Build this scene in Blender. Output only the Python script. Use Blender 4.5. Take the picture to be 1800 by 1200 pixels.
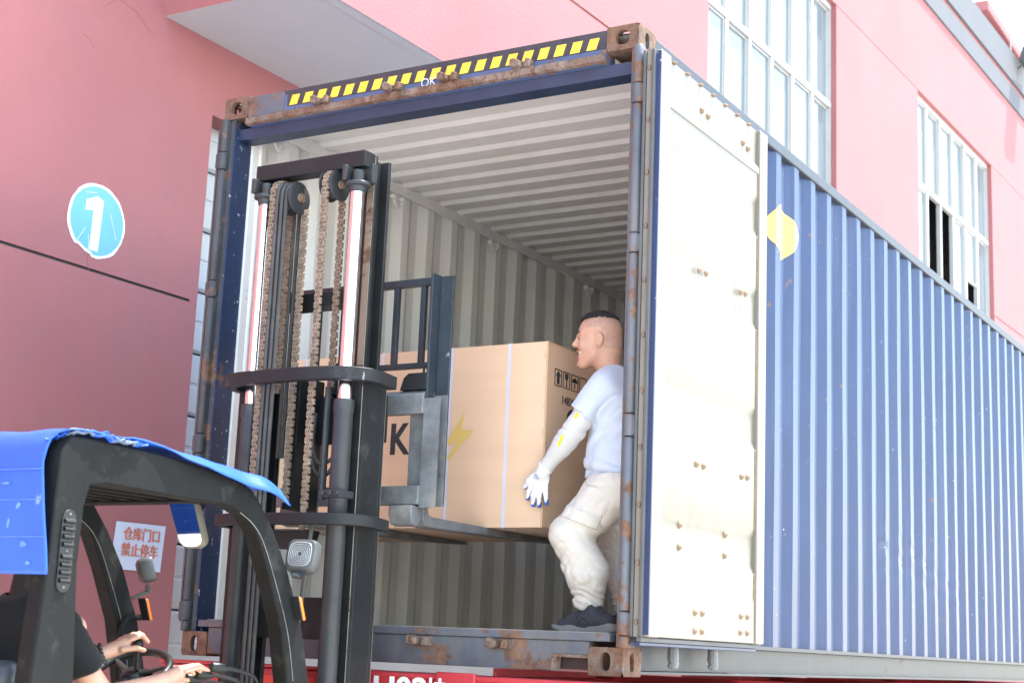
import bpy, bmesh, math, random
import numpy as np
from mathutils import Vector, Matrix, Euler
random.seed(7); np.random.seed(7)
R = math.radians
S = bpy.context.scene
for o in list(bpy.data.objects): bpy.data.objects.remove(o)
COL = S.collection

# ------------------------------------------------------------------ camera
cam = bpy.data.cameras.new('camera'); camo = bpy.data.objects.new('camera', cam); COL.objects.link(camo)
camo.location = (5.341, -5.846, 1.5887)
camo.rotation_euler = (R(101.393), R(-2.3445), R(30.4627))
cam.sensor_width = 36; cam.lens = 53.83; cam.clip_start = .05; cam.clip_end = 4000
cam.dof.use_dof = True; cam.dof.focus_distance = 7.6; cam.dof.aperture_fstop = 4.0
S.camera = camo
# ------------------------------------------------------------------ sky, sun, exposure
SUN = Vector((.22, .285, .93)).normalized()
W = bpy.data.worlds.new('World'); S.world = W; W.use_nodes = True
wn = W.node_tree.nodes; wl = W.node_tree.links
sky = wn.new('ShaderNodeTexSky'); sky.sky_type = 'NISHITA'; sky.sun_disc = False
sky.sun_elevation = math.asin(SUN.z); sky.sun_rotation = math.atan2(SUN.x, SUN.y)
sky.air_density = 1.0; sky.dust_density = .8; sky.ozone_density = .5
wn['Background'].inputs[1].default_value = .15
tint = wn.new('ShaderNodeMix'); tint.data_type = 'RGBA'; tint.blend_type = 'MULTIPLY'; tint.inputs[0].default_value = 1; tint.inputs[7].default_value = (1.10, 1.0, .86, 1)   # camera white balance for open shade
wl.new(sky.outputs[0], tint.inputs[6]); wl.new(tint.outputs[2], wn['Background'].inputs[0])
sl = bpy.data.lights.new('sun', 'SUN'); sl.energy = 2.0; sl.angle = R(.6); sl.color = (1, .955, .88)
slo = bpy.data.objects.new('sun', sl); COL.objects.link(slo); slo.location = (0, 0, 30)
slo.rotation_euler = SUN.to_track_quat('Z', 'Y').to_euler()
vs = S.view_settings; vs.view_transform = 'Standard'; vs.look = 'None'; vs.exposure = 2.75; vs.gamma = 1; vs.use_curve_mapping = False
S.render.engine = 'CYCLES'; S.cycles.max_bounces = 8; S.cycles.diffuse_bounces = 6

# ------------------------------------------------------------------ mesh helpers
class MB:
    def __init__(s): s.v = []; s.f = []; s.m = []; s.mi = 0
    def add(s, vs, fs):
        o = len(s.v); s.v += [tuple(p) for p in vs]; s.f += [tuple(i + o for i in f) for f in fs]; s.m += [s.mi] * len(fs); return s
    def box(s, a, b):
        x0, y0, z0 = [min(p, q) for p, q in zip(a, b)]; x1, y1, z1 = [max(p, q) for p, q in zip(a, b)]
        return s.add([(x0,y0,z0),(x1,y0,z0),(x1,y1,z0),(x0,y1,z0),(x0,y0,z1),(x1,y0,z1),(x1,y1,z1),(x0,y1,z1)],
                     [(0,3,2,1),(4,5,6,7),(0,1,5,4),(1,2,6,5),(2,3,7,6),(3,0,4,7)])
    def bar(s, p, q, w, h, up=(0,0,1)):
        p = Vector(p); q = Vector(q); d = (q - p).normalized(); u = Vector(up)
        a = d.cross(u)
        if a.length < 1e-5: a = d.cross(Vector((0,1,0)))
        a.normalize(); u = a.cross(d).normalized(); a *= w / 2; u *= h / 2
        vs = [p - a - u, p + a - u, p + a + u, p - a + u, q - a - u, q + a - u, q + a + u, q - a + u]
        return s.add(vs, [(0,1,2,3),(7,6,5,4),(0,4,5,1),(1,5,6,2),(2,6,7,3),(3,7,4,0)])
    def tube(s, pts, r, n=12, closed=False, cap=True, squash=None):
        pts = [Vector(p) for p in pts]; k = len(pts); rs = r if isinstance(r, (list, tuple)) else [r] * k
        ref = None; vs = []
        for i, p in enumerate(pts):
            if closed: t = pts[(i + 1) % k] - pts[i - 1]
            else: t = pts[min(i + 1, k - 1)] - pts[max(i - 1, 0)]
            t.normalize()
            if ref is None:
                ref = Vector((0,0,1)) if abs(t.z) < .9 else Vector((1,0,0))
            a = t.cross(ref).normalized(); b = t.cross(a).normalized(); ref = -b if False else a.cross(t).normalized()
            for j in range(n):
                an = 2 * math.pi * j / n
                vs.append(p + a * (rs[i] * math.cos(an)) + b * (rs[i] * math.sin(an) * (squash or 1)))
        fs = []
        for i in range(k if closed else k - 1):
            i2 = (i + 1) % k
            for j in range(n):
                j2 = (j + 1) % n; fs.append((i*n+j, i*n+j2, i2*n+j2, i2*n+j))
        if cap and not closed:
            fs.append(tuple(range(n))[::-1]); fs.append(tuple((k-1)*n + j for j in range(n)))
        return s.add(vs, fs)
    def cyl(s, p, q, r, n=20, r2=None): return s.tube([p, q], [r, r if r2 is None else r2], n)
    def prism(s, poly, ax, a0, a1):
        # poly of 2D points in the two other axes (in axis order), extruded along ax
        n = len(poly)
        def P(u, v, a):
            return (a, u, v) if ax == 0 else ((u, a, v) if ax == 1 else (u, v, a))
        vs = [P(u, v, a0) for u, v in poly] + [P(u, v, a1) for u, v in poly]
        fs = [tuple(range(n))[::-1], tuple(range(n, 2*n))] + [(i, (i+1) % n, n + (i+1) % n, n + i) for i in range(n)]
        return s.add(vs, fs)
    def grid(s, fn, nu, nv, wu=False, wv=False):
        vs = [fn(i / (nu if wu else nu - 1), j / (nv if wv else nv - 1)) for i in range(nu) for j in range(nv)]
        fs = []
        for i in range(nu if wu else nu - 1):
            for j in range(nv if wv else nv - 1):
                i2 = (i+1) % nu; j2 = (j+1) % nv
                fs.append((i*nv+j, i2*nv+j, i2*nv+j2, i*nv+j2))
        return s.add(vs, fs)
    def sphere(s, c, r, n=12, m=8):
        if not isinstance(r, (tuple, list)): r = (r, r, r)
        vs = [(c[0], c[1], c[2] + r[2])]
        for i in range(1, m):
            t = math.pi * i / m
            for j in range(n):
                p = 2*math.pi*j/n
                vs.append((c[0]+r[0]*math.sin(t)*math.cos(p), c[1]+r[1]*math.sin(t)*math.sin(p), c[2]+r[2]*math.cos(t)))
        vs.append((c[0], c[1], c[2] - r[2]))
        fs = [(0, 1+j, 1+(j+1) % n) for j in range(n)]
        for i in range(m-2):
            for j in range(n):
                a = 1+i*n+j; b = 1+i*n+(j+1) % n; fs.append((a, a+n, b+n, b))
        l = len(vs)-1; fs += [(l, l-n+(j+1) % n, l-n+j) for j in range(n)]
        return s.add(vs, fs)
    def mesh(s, name, mats, smooth=35, recalc=True):
        me = bpy.data.meshes.new(name); me.from_pydata(s.v, [], s.f)
        if not isinstance(mats, (list, tuple)): mats = [mats]
        for m in mats: me.materials.append(m)
        if len(mats) > 1: me.polygons.foreach_set('material_index', s.m)
        if recalc:
            b = bmesh.new(); b.from_mesh(me); bmesh.ops.recalc_face_normals(b, faces=b.faces); b.to_mesh(me); b.free()
        if smooth:
            me.polygons.foreach_set('use_smooth', [True] * len(me.polygons)); me.set_sharp_from_angle(angle=R(smooth))
        me.update(); return me

def link(name, data, parent=None, loc=None, rot=None):
    o = bpy.data.objects.new(name, data); COL.objects.link(o)
    if loc is not None: o.location = loc
    if rot is not None: o.rotation_euler = rot
    if parent is not None:
        o.parent = parent
        base = Matrix.Identity(4)
        p = parent
        while p is not None and p.get('_root') is None: p = p.parent
        if parent.get('_root'): o.matrix_parent_inverse = Matrix.Translation(-Vector(parent.location))
    return o
def tag(o, label=None, cat=None, group=None, kind=None):
    if label: o['label'] = label
    if cat: o['category'] = cat
    if group: o['group'] = group
    if kind: o['kind'] = kind
    return o
def thing(name, loc, label, cat, group=None):
    o = bpy.data.objects.new(name, None); o.empty_display_size = .2; COL.objects.link(o); o.location = loc; o['_root'] = 1
    return tag(o, label, cat, group)
def part(name, mb, mat, parent=None, bevel=0, seg=2, smooth=35, label=None, kind=None, recalc=True):
    o = link(name, mb.mesh(name, mat, smooth, recalc), parent)
    if bevel:
        m = o.modifiers.new('bevel', 'BEVEL'); m.width = bevel; m.segments = seg; m.limit_method = 'ANGLE'; m.angle_limit = R(40)
    if label: o['label'] = label
    if kind: o['kind'] = kind
    return o
def text_mesh(body, size, extrude=.001, align='LEFT'):
    c = bpy.data.curves.new('lettering', 'FONT'); c.body = body; c.size = size; c.extrude = extrude; c.align_x = align; c.resolution_u = 4
    o = bpy.data.objects.new('lettering', c); COL.objects.link(o)
    dg = bpy.context.evaluated_depsgraph_get(); dg.update()
    me = bpy.data.meshes.new_from_object(o.evaluated_get(dg)); bpy.data.objects.remove(o); return me
def text_part(name, body, size, mat, M, parent, bold=0, sx=1, extrude=.001):
    me = text_mesh(body, size, extrude); me.materials.clear(); me.materials.append(mat)
    me.transform(M @ Matrix.Diagonal((sx, 1, 1, 1)))
    if bold:
        b = bmesh.new(); b.from_mesh(me); geo = b.verts[:] + b.edges[:] + b.faces[:]
        ax = (M.to_3x3() @ Vector((1,0,0))).normalized()
        for k in (-1, 1):
            d = bmesh.ops.duplicate(b, geom=geo); 
            bmesh.ops.translate(b, vec=ax * bold * k + (M.to_3x3() @ Vector((0,0,1))) * .0003 * k, verts=[e for e in d['geom'] if isinstance(e, bmesh.types.BMVert)])
        b.to_mesh(me); b.free()
    return link(name, me, parent)

# ------------------------------------------------------------------ materials
def mat(name, col, rough=.5, metal=0., var=.12, vs=4., bump=0., bs=30., spec=.5, rust=None, rs=3., streak=0., scol=(.12,.09,.06),
        scratch=0., sccol=(.7,.7,.68), scs=(14,14,5), coat=0., dirt=None, stretch=(1,1,1), sheen=0.):
    m = bpy.data.materials.new(name); m.use_nodes = True; nt = m.node_tree; N = nt.nodes; L = nt.links
    b = N['Principled BSDF']; b.inputs['Roughness'].default_value = rough; b.inputs['Metallic'].default_value = metal
    b.inputs['Specular IOR Level'].default_value = spec
    if coat: b.inputs['Coat Weight'].default_value = coat
    if sheen: b.inputs['Sheen Weight'].default_value = sheen
    tc = N.new('ShaderNodeTexCoord')
    def noise(scale, detail=5, rg=.6, mapping=None, off=0):
        n = N.new('ShaderNodeTexNoise'); n.inputs['Scale'].default_value = scale; n.inputs['Detail'].default_value = detail; n.inputs['Roughness'].default_value = rg
        mp = N.new('ShaderNodeMapping'); mp.inputs['Location'].default_value = (off, off * .7, off * 1.3)
        mp.inputs['Scale'].default_value = mapping or (1,1,1); L.new(tc.outputs['Object'], mp.inputs[0]); L.new(mp.outputs[0], n.inputs[0]); return n.outputs[0]
    def ramp(x, a, c):
        r = N.new('ShaderNodeMapRange'); r.inputs[1].default_value = a; r.inputs[2].default_value = c; r.clamp = True; L.new(x, r.inputs[0]); return r.outputs[0]
    def mix(f, a, c):
        x = N.new('ShaderNodeMix'); x.data_type = 'RGBA'; L.new(f, x.inputs[0])
        for k, v in ((6, a), (7, c)):
            if isinstance(v, tuple): x.inputs[k].default_value = (*v[:3], 1)
            else: L.new(v, x.inputs[k])
        return x.outputs[2]
    c = tuple(col)
    lo = tuple(max(0, k * (1 - var)) for k in c); hi = tuple(min(1, k * (1 + var)) for k in c)
    cur = mix(ramp(noise(vs, 6, .6, stretch), .3, .7), lo, hi)
    rgh = None
    if streak:
        f = ramp(noise(9, 4, .6, (1, 1, .08), 3), .52, .75)
        mu = N.new('ShaderNodeMath'); mu.operation = 'MULTIPLY'; mu.inputs[1].default_value = streak; L.new(f, mu.inputs[0]); cur = mix(mu.outputs[0], cur, scol)
    if scratch:
        f = ramp(noise(scs[0], 3, .7, (1, 1, scs[2] / scs[0]), 11), .5 + .22 * (1 - scratch), .54 + .22 * (1 - scratch)); cur = mix(f, cur, sccol)
    if dirt:
        f = ramp(noise(dirt[1], 7, .7, None, 23), .62 - dirt[0] * .3, .75 - dirt[0] * .2); 
        mu = N.new('ShaderNodeMath'); mu.operation = 'MULTIPLY'; mu.inputs[1].default_value = .75; L.new(f, mu.inputs[0]); cur = mix(mu.outputs[0], cur, dirt[2])
    if rust:
        f = ramp(noise(rs, 9, .68, None, 5), .66 - rust * .32, .70 - rust * .30)
        rc = mix(ramp(noise(22, 6, .7, None, 9), .3, .7), (.085, .046, .031), (.235, .135, .085))
        cur = mix(f, cur, rc)
        rr = N.new('ShaderNodeMapRange'); rr.inputs[3].default_value = rough; rr.inputs[4].default_value = .9; L.new(f, rr.inputs[0]); L.new(rr.outputs[0], b.inputs['Roughness'])
    L.new(cur, b.inputs['Base Color'])
    if bump:
        bn = N.new('ShaderNodeBump'); bn.inputs['Strength'].default_value = bump; bn.inputs['Distance'].default_value = .02
        L.new(noise(bs, 6, .6, stretch), bn.inputs['Height']); L.new(bn.outputs[0], b.inputs['Normal'])
    return m
M = {}
M['pink'] = mat('pink_render', (.345, .126, .128), .85, var=.07, vs=.8, bump=.2, bs=45, streak=.14, scol=(.27,.12,.125), dirt=(.2, .55, (.285, .13, .132)))
M['grey_render'] = mat('grey_render', (.49, .51, .53), .85, var=.05, vs=1, bump=.1, bs=50)
M['grey_band'] = mat('grey_band_paint', (.108, .113, .125), .8, var=.05, vs=1)
M['seal'] = mat('joint_sealant', (.05, .045, .045), .7)
M['shutter'] = mat('shutter_paint', (.46, .47, .48), .5, var=.07, vs=2, streak=.25, scol=(.3,.3,.3))
M['white_frame'] = mat('white_window_frame', (.42, .42, .40), .4, var=.04)
M['glass'] = mat('window_glass', (.16, .20, .22), .06, var=.06, vs=.4, spec=1.0)
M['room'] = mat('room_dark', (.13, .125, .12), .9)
M['concrete'] = mat('yard_concrete', (.50, .485, .455), .85, var=.14, vs=.8, bump=.25, bs=25, dirt=(.2, .5, (.25,.24,.22)))
M['blue'] = mat('container_blue', (.011, .031, .100), .42, coat=.06, var=.10, vs=2.5, rust=.02, rs=9, streak=.12, scol=(.2,.25,.36), bump=.05, bs=9, scratch=.05, sccol=(.33,.36,.42), scs=(26, 26, 30))
M['blue_worn'] = mat('container_blue_worn', (.098, .112, .135), .55, var=.3, vs=3, rust=.46, rs=4.5, streak=.45, scol=(.2,.17,.13), bump=.2, bs=25)
M['blue_dark'] = mat('container_navy', (.020, .038, .088), .45, var=.2, vs=3, scratch=.33, sccol=(.5,.55,.6), scs=(30, 30, 26), rust=.12, rs=6)
M['navy_clean'] = mat('container_navy_clean', (.020, .036, .08), .5, var=.25, vs=4, scratch=.06, sccol=(.25,.27,.3), scs=(12, 12, 40))
M['blue_header'] = mat('container_header_blue', (.07, .11, .21), .5, var=.2, vs=5, rust=.25, rs=6, streak=.2)
M['rail_grey'] = mat('rail_faded_blue', (.031, .036, .044), .5, var=.12, vs=3, rust=.08, rs=6, streak=.15)
M['post_dark'] = mat('post_dark_worn', (.055, .06, .065), .55, var=.3, vs=5, rust=.34, rs=5, streak=.3, scol=(.16,.11,.07), bump=.2)
M['rust'] = mat('rusty_casting', (.16, .115, .085), .85, var=.4, vs=9, rust=.75, rs=9, bump=.7, bs=45, dirt=(.25, 5, (.25,.27,.28)))
M['rust_edge'] = mat('rusty_edge', (.20, .15, .12), .85, var=.4, vs=12, rust=.6, rs=12, bump=.8, bs=60)
M['cream'] = mat('container_inner_paint', (.80, .80, .76), .5, var=.06, vs=2, streak=.10, scol=(.33,.29,.22), scratch=.04, sccol=(.2,.15,.1))
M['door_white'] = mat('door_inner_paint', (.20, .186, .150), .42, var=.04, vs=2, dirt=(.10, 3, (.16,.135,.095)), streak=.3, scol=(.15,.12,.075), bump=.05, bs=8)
M['rubber'] = mat('rubber_gasket', (.085, .09, .095), .6, var=.2)
M['bolt'] = mat('brown_bolt', (.20, .135, .085), .7, var=.3, vs=30)
M['floor'] = mat('container_plywood', (.36, .33, .29), .7, var=.25, vs=3, stretch=(1, .1, 1))
M['tape_black'] = mat('tape_black', (.035, .037, .045), .5, var=.3, vs=15)
M['tape_yellow'] = mat('tape_yellow', (.80, .56, .055), .5, var=.07, vs=20, dirt=(.12, 12, (.5,.36,.1)))
M['yellow_paint'] = mat('yellow_paint', (.72, .50, .10), .5, var=.06, vs=4)
M['chalk'] = mat('chalk', (.55, .57, .6), .9)
M['red'] = mat('trailer_red', (.45, .035, .045), .45, var=.15, vs=4, dirt=(.2, 3, (.2,.05,.05)), scratch=.08)
M['tape_red'] = mat('tape_red', (.62, .06, .05), .35, var=.06)
M['tape_white'] = mat('tape_white', (.72, .72, .68), .4, var=.1, vs=12)
M['white_paint'] = mat('white_paint', (.78, .78, .76), .5, var=.1, vs=15)
M['chassis'] = mat('chassis_dark', (.05, .03, .03), .7, var=.3)
M['tyre'] = mat('tyre_rubber', (.03, .03, .03), .8, var=.2, bump=.3)
M['mast'] = mat('mast_black_paint', (.016, .018, .019), .5, spec=.3, var=.3, vs=6, scratch=.09, sccol=(.22,.22,.21), scs=(18,18,4), dirt=(.16, 3.5, (.085,.08,.072)), bump=.06, bs=30)
M['mast_worn'] = mat('mast_worn_steel', (.27, .23, .18), .38, metal=.45, var=.4, vs=3, stretch=(1,1,.12), rust=.30, rs=3.2, scratch=.2, sccol=(.32,.29,.25), scs=(20,20,2))
M['carriage'] = mat('carriage_dusty', (.14, .15, .155), .6, var=.35, vs=6, scratch=.25, sccol=(.06,.065,.075), scs=(9,9,6), dirt=(.35, 4, (.27,.26,.23)), rust=.10, rs=8, bump=.15)
M['back_blue'] = mat('backrest_paint', (.025, .035, .045), .45, var=.3, vs=7, scratch=.22, sccol=(.24,.25,.25), scs=(16,16,7), rust=.16, rs=7)
M['chrome'] = mat('chrome_rod', (.88, .87, .86), .10, metal=1, var=.02)
M['cyl'] = mat('cylinder_grey', (.045, .05, .053), .4, spec=.35, var=.2, vs=6, metal=.2)
M['chain'] = mat('chain_rust', (.29, .22, .155), .65, metal=.15, var=.4, vs=30, dirt=(.22, 20, (.13,.105,.085)))
M['hose'] = mat('hose_rubber', (.05, .05, .047), .55, var=.3, vs=9, dirt=(.3, 6, (.12,.11,.09)))
M['guard'] = mat('guard_black', (.008, .009, .009), .68, spec=.2, var=.25, vs=6, dirt=(.16, 9, (.04,.038,.035)), scratch=.06, sccol=(.14,.14,.13), bump=.12, bs=60)
M['lamp_body'] = mat('lamp_body', (.06, .065, .066), .45, var=.2)
M['lamp_lens'] = mat('lamp_lens', (.34, .35, .35), .35, metal=.3, var=.1, vs=30)
M['orange'] = mat('orange_lens', (.85, .20, .02), .25, var=.05, coat=.4)
M['mirror'] = mat('mirror_glass', (.60, .62, .60), .03, metal=1, var=.02)
M['mirror_rim'] = mat('mirror_rim', (.16, .15, .11), .45, var=.2)
M['plastic'] = mat('black_plastic', (.014, .016, .017), .42, spec=.35, var=.15, vs=10)
M['seat'] = mat('seat_vinyl', (.035, .045, .055), .45, var=.15, bump=.1)
M['truck_body'] = mat('forklift_body_grey', (.14, .15, .16), .4, var=.1)
M['yellow_body'] = mat('forklift_yellow', (.55, .36, .03), .4, var=.1, dirt=(.2, 3, (.2,.15,.06)))
M['tarp'] = mat('blue_tarp', (.022, .105, .58), .38, var=.14, vs=3, scratch=.2, sccol=(.18,.30,.70), scs=(9,9,6), bump=.18, bs=5)
M['tarp_scuff'] = mat('tarp_scuff', (.10, .22, .66), .5, var=.3, vs=30)
M['tarp_under'] = mat('tarp_torn_edge', (.12, .17, .24), .7, var=.4, vs=30)
M['card'] = mat('cardboard', (.74, .51, .335), .75, var=.04, vs=2.5, stretch=(.5, .5, 6), bump=.04, bs=40)
M['card_edge'] = mat('cardboard_edge', (.58, .38, .23), .8, var=.12, vs=20)
M['strap'] = mat('white_strap', (.62, .60, .67), .35, var=.05)
M['ink'] = mat('print_ink', (.035, .036, .04), .7, var=.15, vs=20)
M['print_yellow'] = mat('print_yellow', (.70, .50, .14), .7, var=.05)
M['staple'] = mat('staple', (.62, .55, .45), .35, metal=.6)
M['skin'] = mat('skin', (.60, .335, .225), .5, var=.07, vs=20, bump=.03, bs=80)
M['skin_driver'] = mat('skin_driver', (.50, .285, .20), .5, var=.07, vs=20)
M['stubble'] = mat('shaved_scalp', (.49, .295, .215), .6, var=.10, vs=60)
M['hair'] = mat('black_hair', (.014, .013, .013), .6, var=.3, vs=60, bump=.6, bs=200)
M['lip'] = mat('lip', (.44, .17, .13), .45, var=.05)
M['teeth'] = mat('teeth', (.78, .75, .68), .3, var=.03)
M['shirt'] = mat('pale_blue_shirt', (.56, .62, .72), .85, var=.04, vs=6, sheen=.2, bump=.05, bs=120)
M['sleeve'] = mat('grey_arm_sleeve', (.62, .62, .60), .8, var=.03, sheen=.2)
M['neon'] = mat('neon_yellow_print', (.78, .76, .03), .6, var=.04)
M['trouser'] = mat('cream_trousers', (.66, .62, .545), .85, var=.05, vs=5, bump=.05, bs=100, dirt=(.08, 5, (.55,.48,.36)))
M['stitch'] = mat('stitching', (.42, .37, .26), .9)
M['glove'] = mat('white_glove_knit', (.80, .80, .80), .85, var=.04, bump=.15, bs=150)
M['glove_blue'] = mat('blue_glove_dip', (.03, .13, .56), .5, var=.15, vs=20)
M['shoe'] = mat('black_mesh_shoe', (.035, .037, .045), .75, var=.25, vs=40, bump=.3, bs=150)
M['sole'] = mat('shoe_sole', (.17, .165, .16), .7, var=.25, vs=8)
M['sock'] = mat('white_sock', (.68, .68, .68), .9)
M['tee'] = mat('black_tee', (.009, .010, .011), .9, spec=.2, var=.2, vs=5, sheen=.1)
M['bead'] = mat('black_bead', (.012, .012, .012), .25, spec=.7)
M['paper'] = mat('white_notice', (.60, .66, .78), .6, var=.04)
M['sign_blue'] = mat('sign_blue', (.11, .38, .80), .4, var=.06, vs=6)
M['sign_white'] = mat('sign_white', (.80, .82, .84), .5, var=.05, vs=9)
M['orange_print'] = mat('orange_lettering', (.60, .16, .08), .7, var=.1, vs=30)
M['crack'] = mat('crack_line', (.27, .10, .10), .9)

# ================================================================== ground
g = MB(); g.add([(-400,-400,0),(400,-400,0),(400,600,0),(-400,600,0)], [(0,1,2,3)])
tag(part('ground', g, M['concrete'], recalc=False), kind='structure')

# ================================================================== warehouse building
XW = lambda y: -.70 + .03 * (y - 2)       # street face of the jettied upper storey
XL = -2.0                                  # ground floor wall
bld = thing('warehouse', (-2, 8, 0), 'pink rendered warehouse with jettied upper storey behind the container', 'building')
def wall_panel(mb, xf, ys, zs, skip):
    for i in range(len(ys) - 1):
        for j in range(len(zs) - 1):
            if (i, j) in skip: continue
            a, b, c, d = ys[i], ys[i+1], zs[j], zs[j+1]
            mb.add([(xf(a), a, c), (xf(b), b, c), (xf(b), b, d), (xf(a), a, d)], [(0,1,2,3)])
WIN = [(7.55, 11.17), (14.35, 18.1)]; WZ = (6.6, 9.5)
gz = (7.02, 7.045)
uw = MB()
ys = [1.5, 7.55, 11.17, 14.35, 18.1, 34]; zs = [5.83, 6.6, 7.02, 7.045, 9.488, 9.5, 10.94]
skip = set()
for i in (1, 3):
    for j in (1, 2, 3, 4): skip.add((i, j))
for i in (0, 2, 4): skip.add((i, 2)); skip.add((i, 4))
wall_panel(uw, XW, ys, zs, skip)
for (a, b) in WIN:            # reveals
    d = .16
    for y in (a, b): uw.add([(XW(y), y, WZ[0]), (XW(y), y, WZ[1]), (XW(y)-d, y, WZ[1]), (XW(y)-d, y, WZ[0])], [(0,1,2,3)])
    for z in WZ: uw.add([(XW(a), a, z), (XW(b), b, z), (XW(b)-d, b, z), (XW(a)-d, a, z)], [(0,1,2,3)])
part('upper_wall', uw, M['pink'], bld, recalc=False, smooth=0)
for i in (0, 2, 4):
    for z0, z1 in (gz, (9.488, 9.5)):
        m = MB(); a, b = ys[i], ys[i+1]; m.add([(XW(a)-.012, a, z0-.01), (XW(b)-.012, b, z0-.01), (XW(b)-.012, b, z1+.01), (XW(a)-.012, a, z1+.01)], [(0,1,2,3)])
        part('expansion_joint', m, M['crack'], bld, recalc=False, smooth=0)
m = MB(); m.add([(XL, 1.5, 5.83), (XW(1.5), 1.5, 5.83), (XW(1.5), 1.5, 11.9), (XL, 1.5, 11.9)], [(0,1,2,3)])
part('end_wall', m, M['pink'], bld, recalc=False, smooth=0)
m = MB(); m.add([(XL, 1.5, 5.83), (XW(1.5), 1.5, 5.83), (XW(34), 34, 5.83), (XL, 34, 5.83)], [(0,1,2,3)])
m.add([(XW(1.5)-.09, 1.5, 5.822), (XW(1.5)-.002, 1.503, 5.822), (XW(34)-.002, 34, 5.822), (XW(34)-.09, 34, 5.822)], [(0,1,2,3)])
part('soffit', m, M['grey_render'], bld, recalc=False, smooth=0)
def band(name, z0, z1, out, mt):
    m = MB(); a, b = 1.5 - out, 34
    P = lambda y, o, z: (XW(y) + o, y, z)
    m.add([P(a,out,z0),P(b,out,z0),P(b,out,z1),P(a,out,z1),P(a,-.3,z0),P(b,-.3,z0),P(b,-.3,z1),P(a,-.3,z1)], [(0,1,2,3),(0,4,5,1),(3,2,6,7),(0,3,7,4)])
    return part(name, m, mt, bld, recalc=False, smooth=0)
band('cornice', 10.94, 11.27, .03, M['grey_band']); band('frieze', 11.27, 11.36, .004, M['pink']); band('cornice', 11.36, 11.88, .05, M['grey_band'])
m = MB(); m.box((-12, 1.5, 11.6), (-1.1, 34, 11.8)); part('roof', m, M['grey_render'], bld, smooth=0)
# ground floor wall with door opening
lw = MB()
GZ = (3.885, 3.905); DY = (2.06, 7.4); DZ = 5.29
ysl = [-16, 1.99, 2.06, 7.4, 34]; zsl = [0, GZ[0], GZ[1], 5.29, 5.83]
wall_panel(lw, lambda y: XL, ysl, zsl, {(0, 1), (2, 0), (2, 1), (2, 2)})
wall_panel(lw, lambda y: XL, [-16, 1.5], [5.83, 12.3], set())
for y in DY: lw.add([(XL, y, 0), (XL, y, DZ), (XL-.3, y, DZ), (XL-.3, y, 0)], [(0,1,2,3)])
lw.add([(XL, DY[0], DZ), (XL, DY[1], DZ), (XL-.3, DY[1], DZ), (XL-.3, DY[0], DZ)], [(0,1,2,3)])
lw.add([(-16, -16, 0), (XL, -16, 0), (XL, -16, 12.3), (-16, -16, 12.3)], [(0,1,2,3)])
part('lower_wall', lw, M['pink'], bld, recalc=False, smooth=0)
m = MB(); m.add([(XL-.014, -16, GZ[0]-.01), (XL-.014, 1.99, GZ[0]-.01), (XL-.014, 1.99, GZ[1]+.01), (XL-.014, -16, GZ[1]+.01)], [(0,1,2,3)])
part('expansion_joint', m, M['seal'], bld, recalc=False, smooth=0)
# hairline cracks standing a hair proud of the render
m = MB()
for pts in ([(.42,5.98),(.6,6.1),(.8,6.17),(.95,6.16)], [(.93,5.67),(1.05,5.78),(1.22,5.76),(1.38,5.66),(1.45,5.65)], [(.77,5.42),(.83,5.42),(.91,5.33)], [(1.0, 4.02), (1.01, 3.93), (1.03, 3.86)]):
    q = []
    for (a, b) in zip(pts[:-1], pts[1:]):
        for t in (0, .33, .66): q.append((XL + .001, a[0]*(1-t)+b[0]*t + random.uniform(-.008,.008), a[1]*(1-t)+b[1]*t + random.uniform(-.008,.008)))
    m = MB(); m.tube(q, [.0006 + .0016*random.random() for _ in q], 5); part('wall_crack', m, M['crack'], bld)
# sectional door
dm = MB(); dm.prism([(-.02,.006),(0,.03),(.0,.205),(-.008,.215),(-.008,.235),(0,.245),(0,.425),(-.02,.449)], 1, 0, DY[1]-DY[0]-.02)
dme = dm.mesh('door_panel', M['shutter'])
for k in range(12):
    if k * .455 > 5.2: break
    link('door_panel', dme, bld, (XL - .2, DY[0] + .01, k * .455 - .05))
m = MB(); m.box((XL-.34, DY[0]-.2, -.05), (XL-.3, DY[1]+.2, 5.6)); part('door_backing', m, M['room'], bld)
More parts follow.
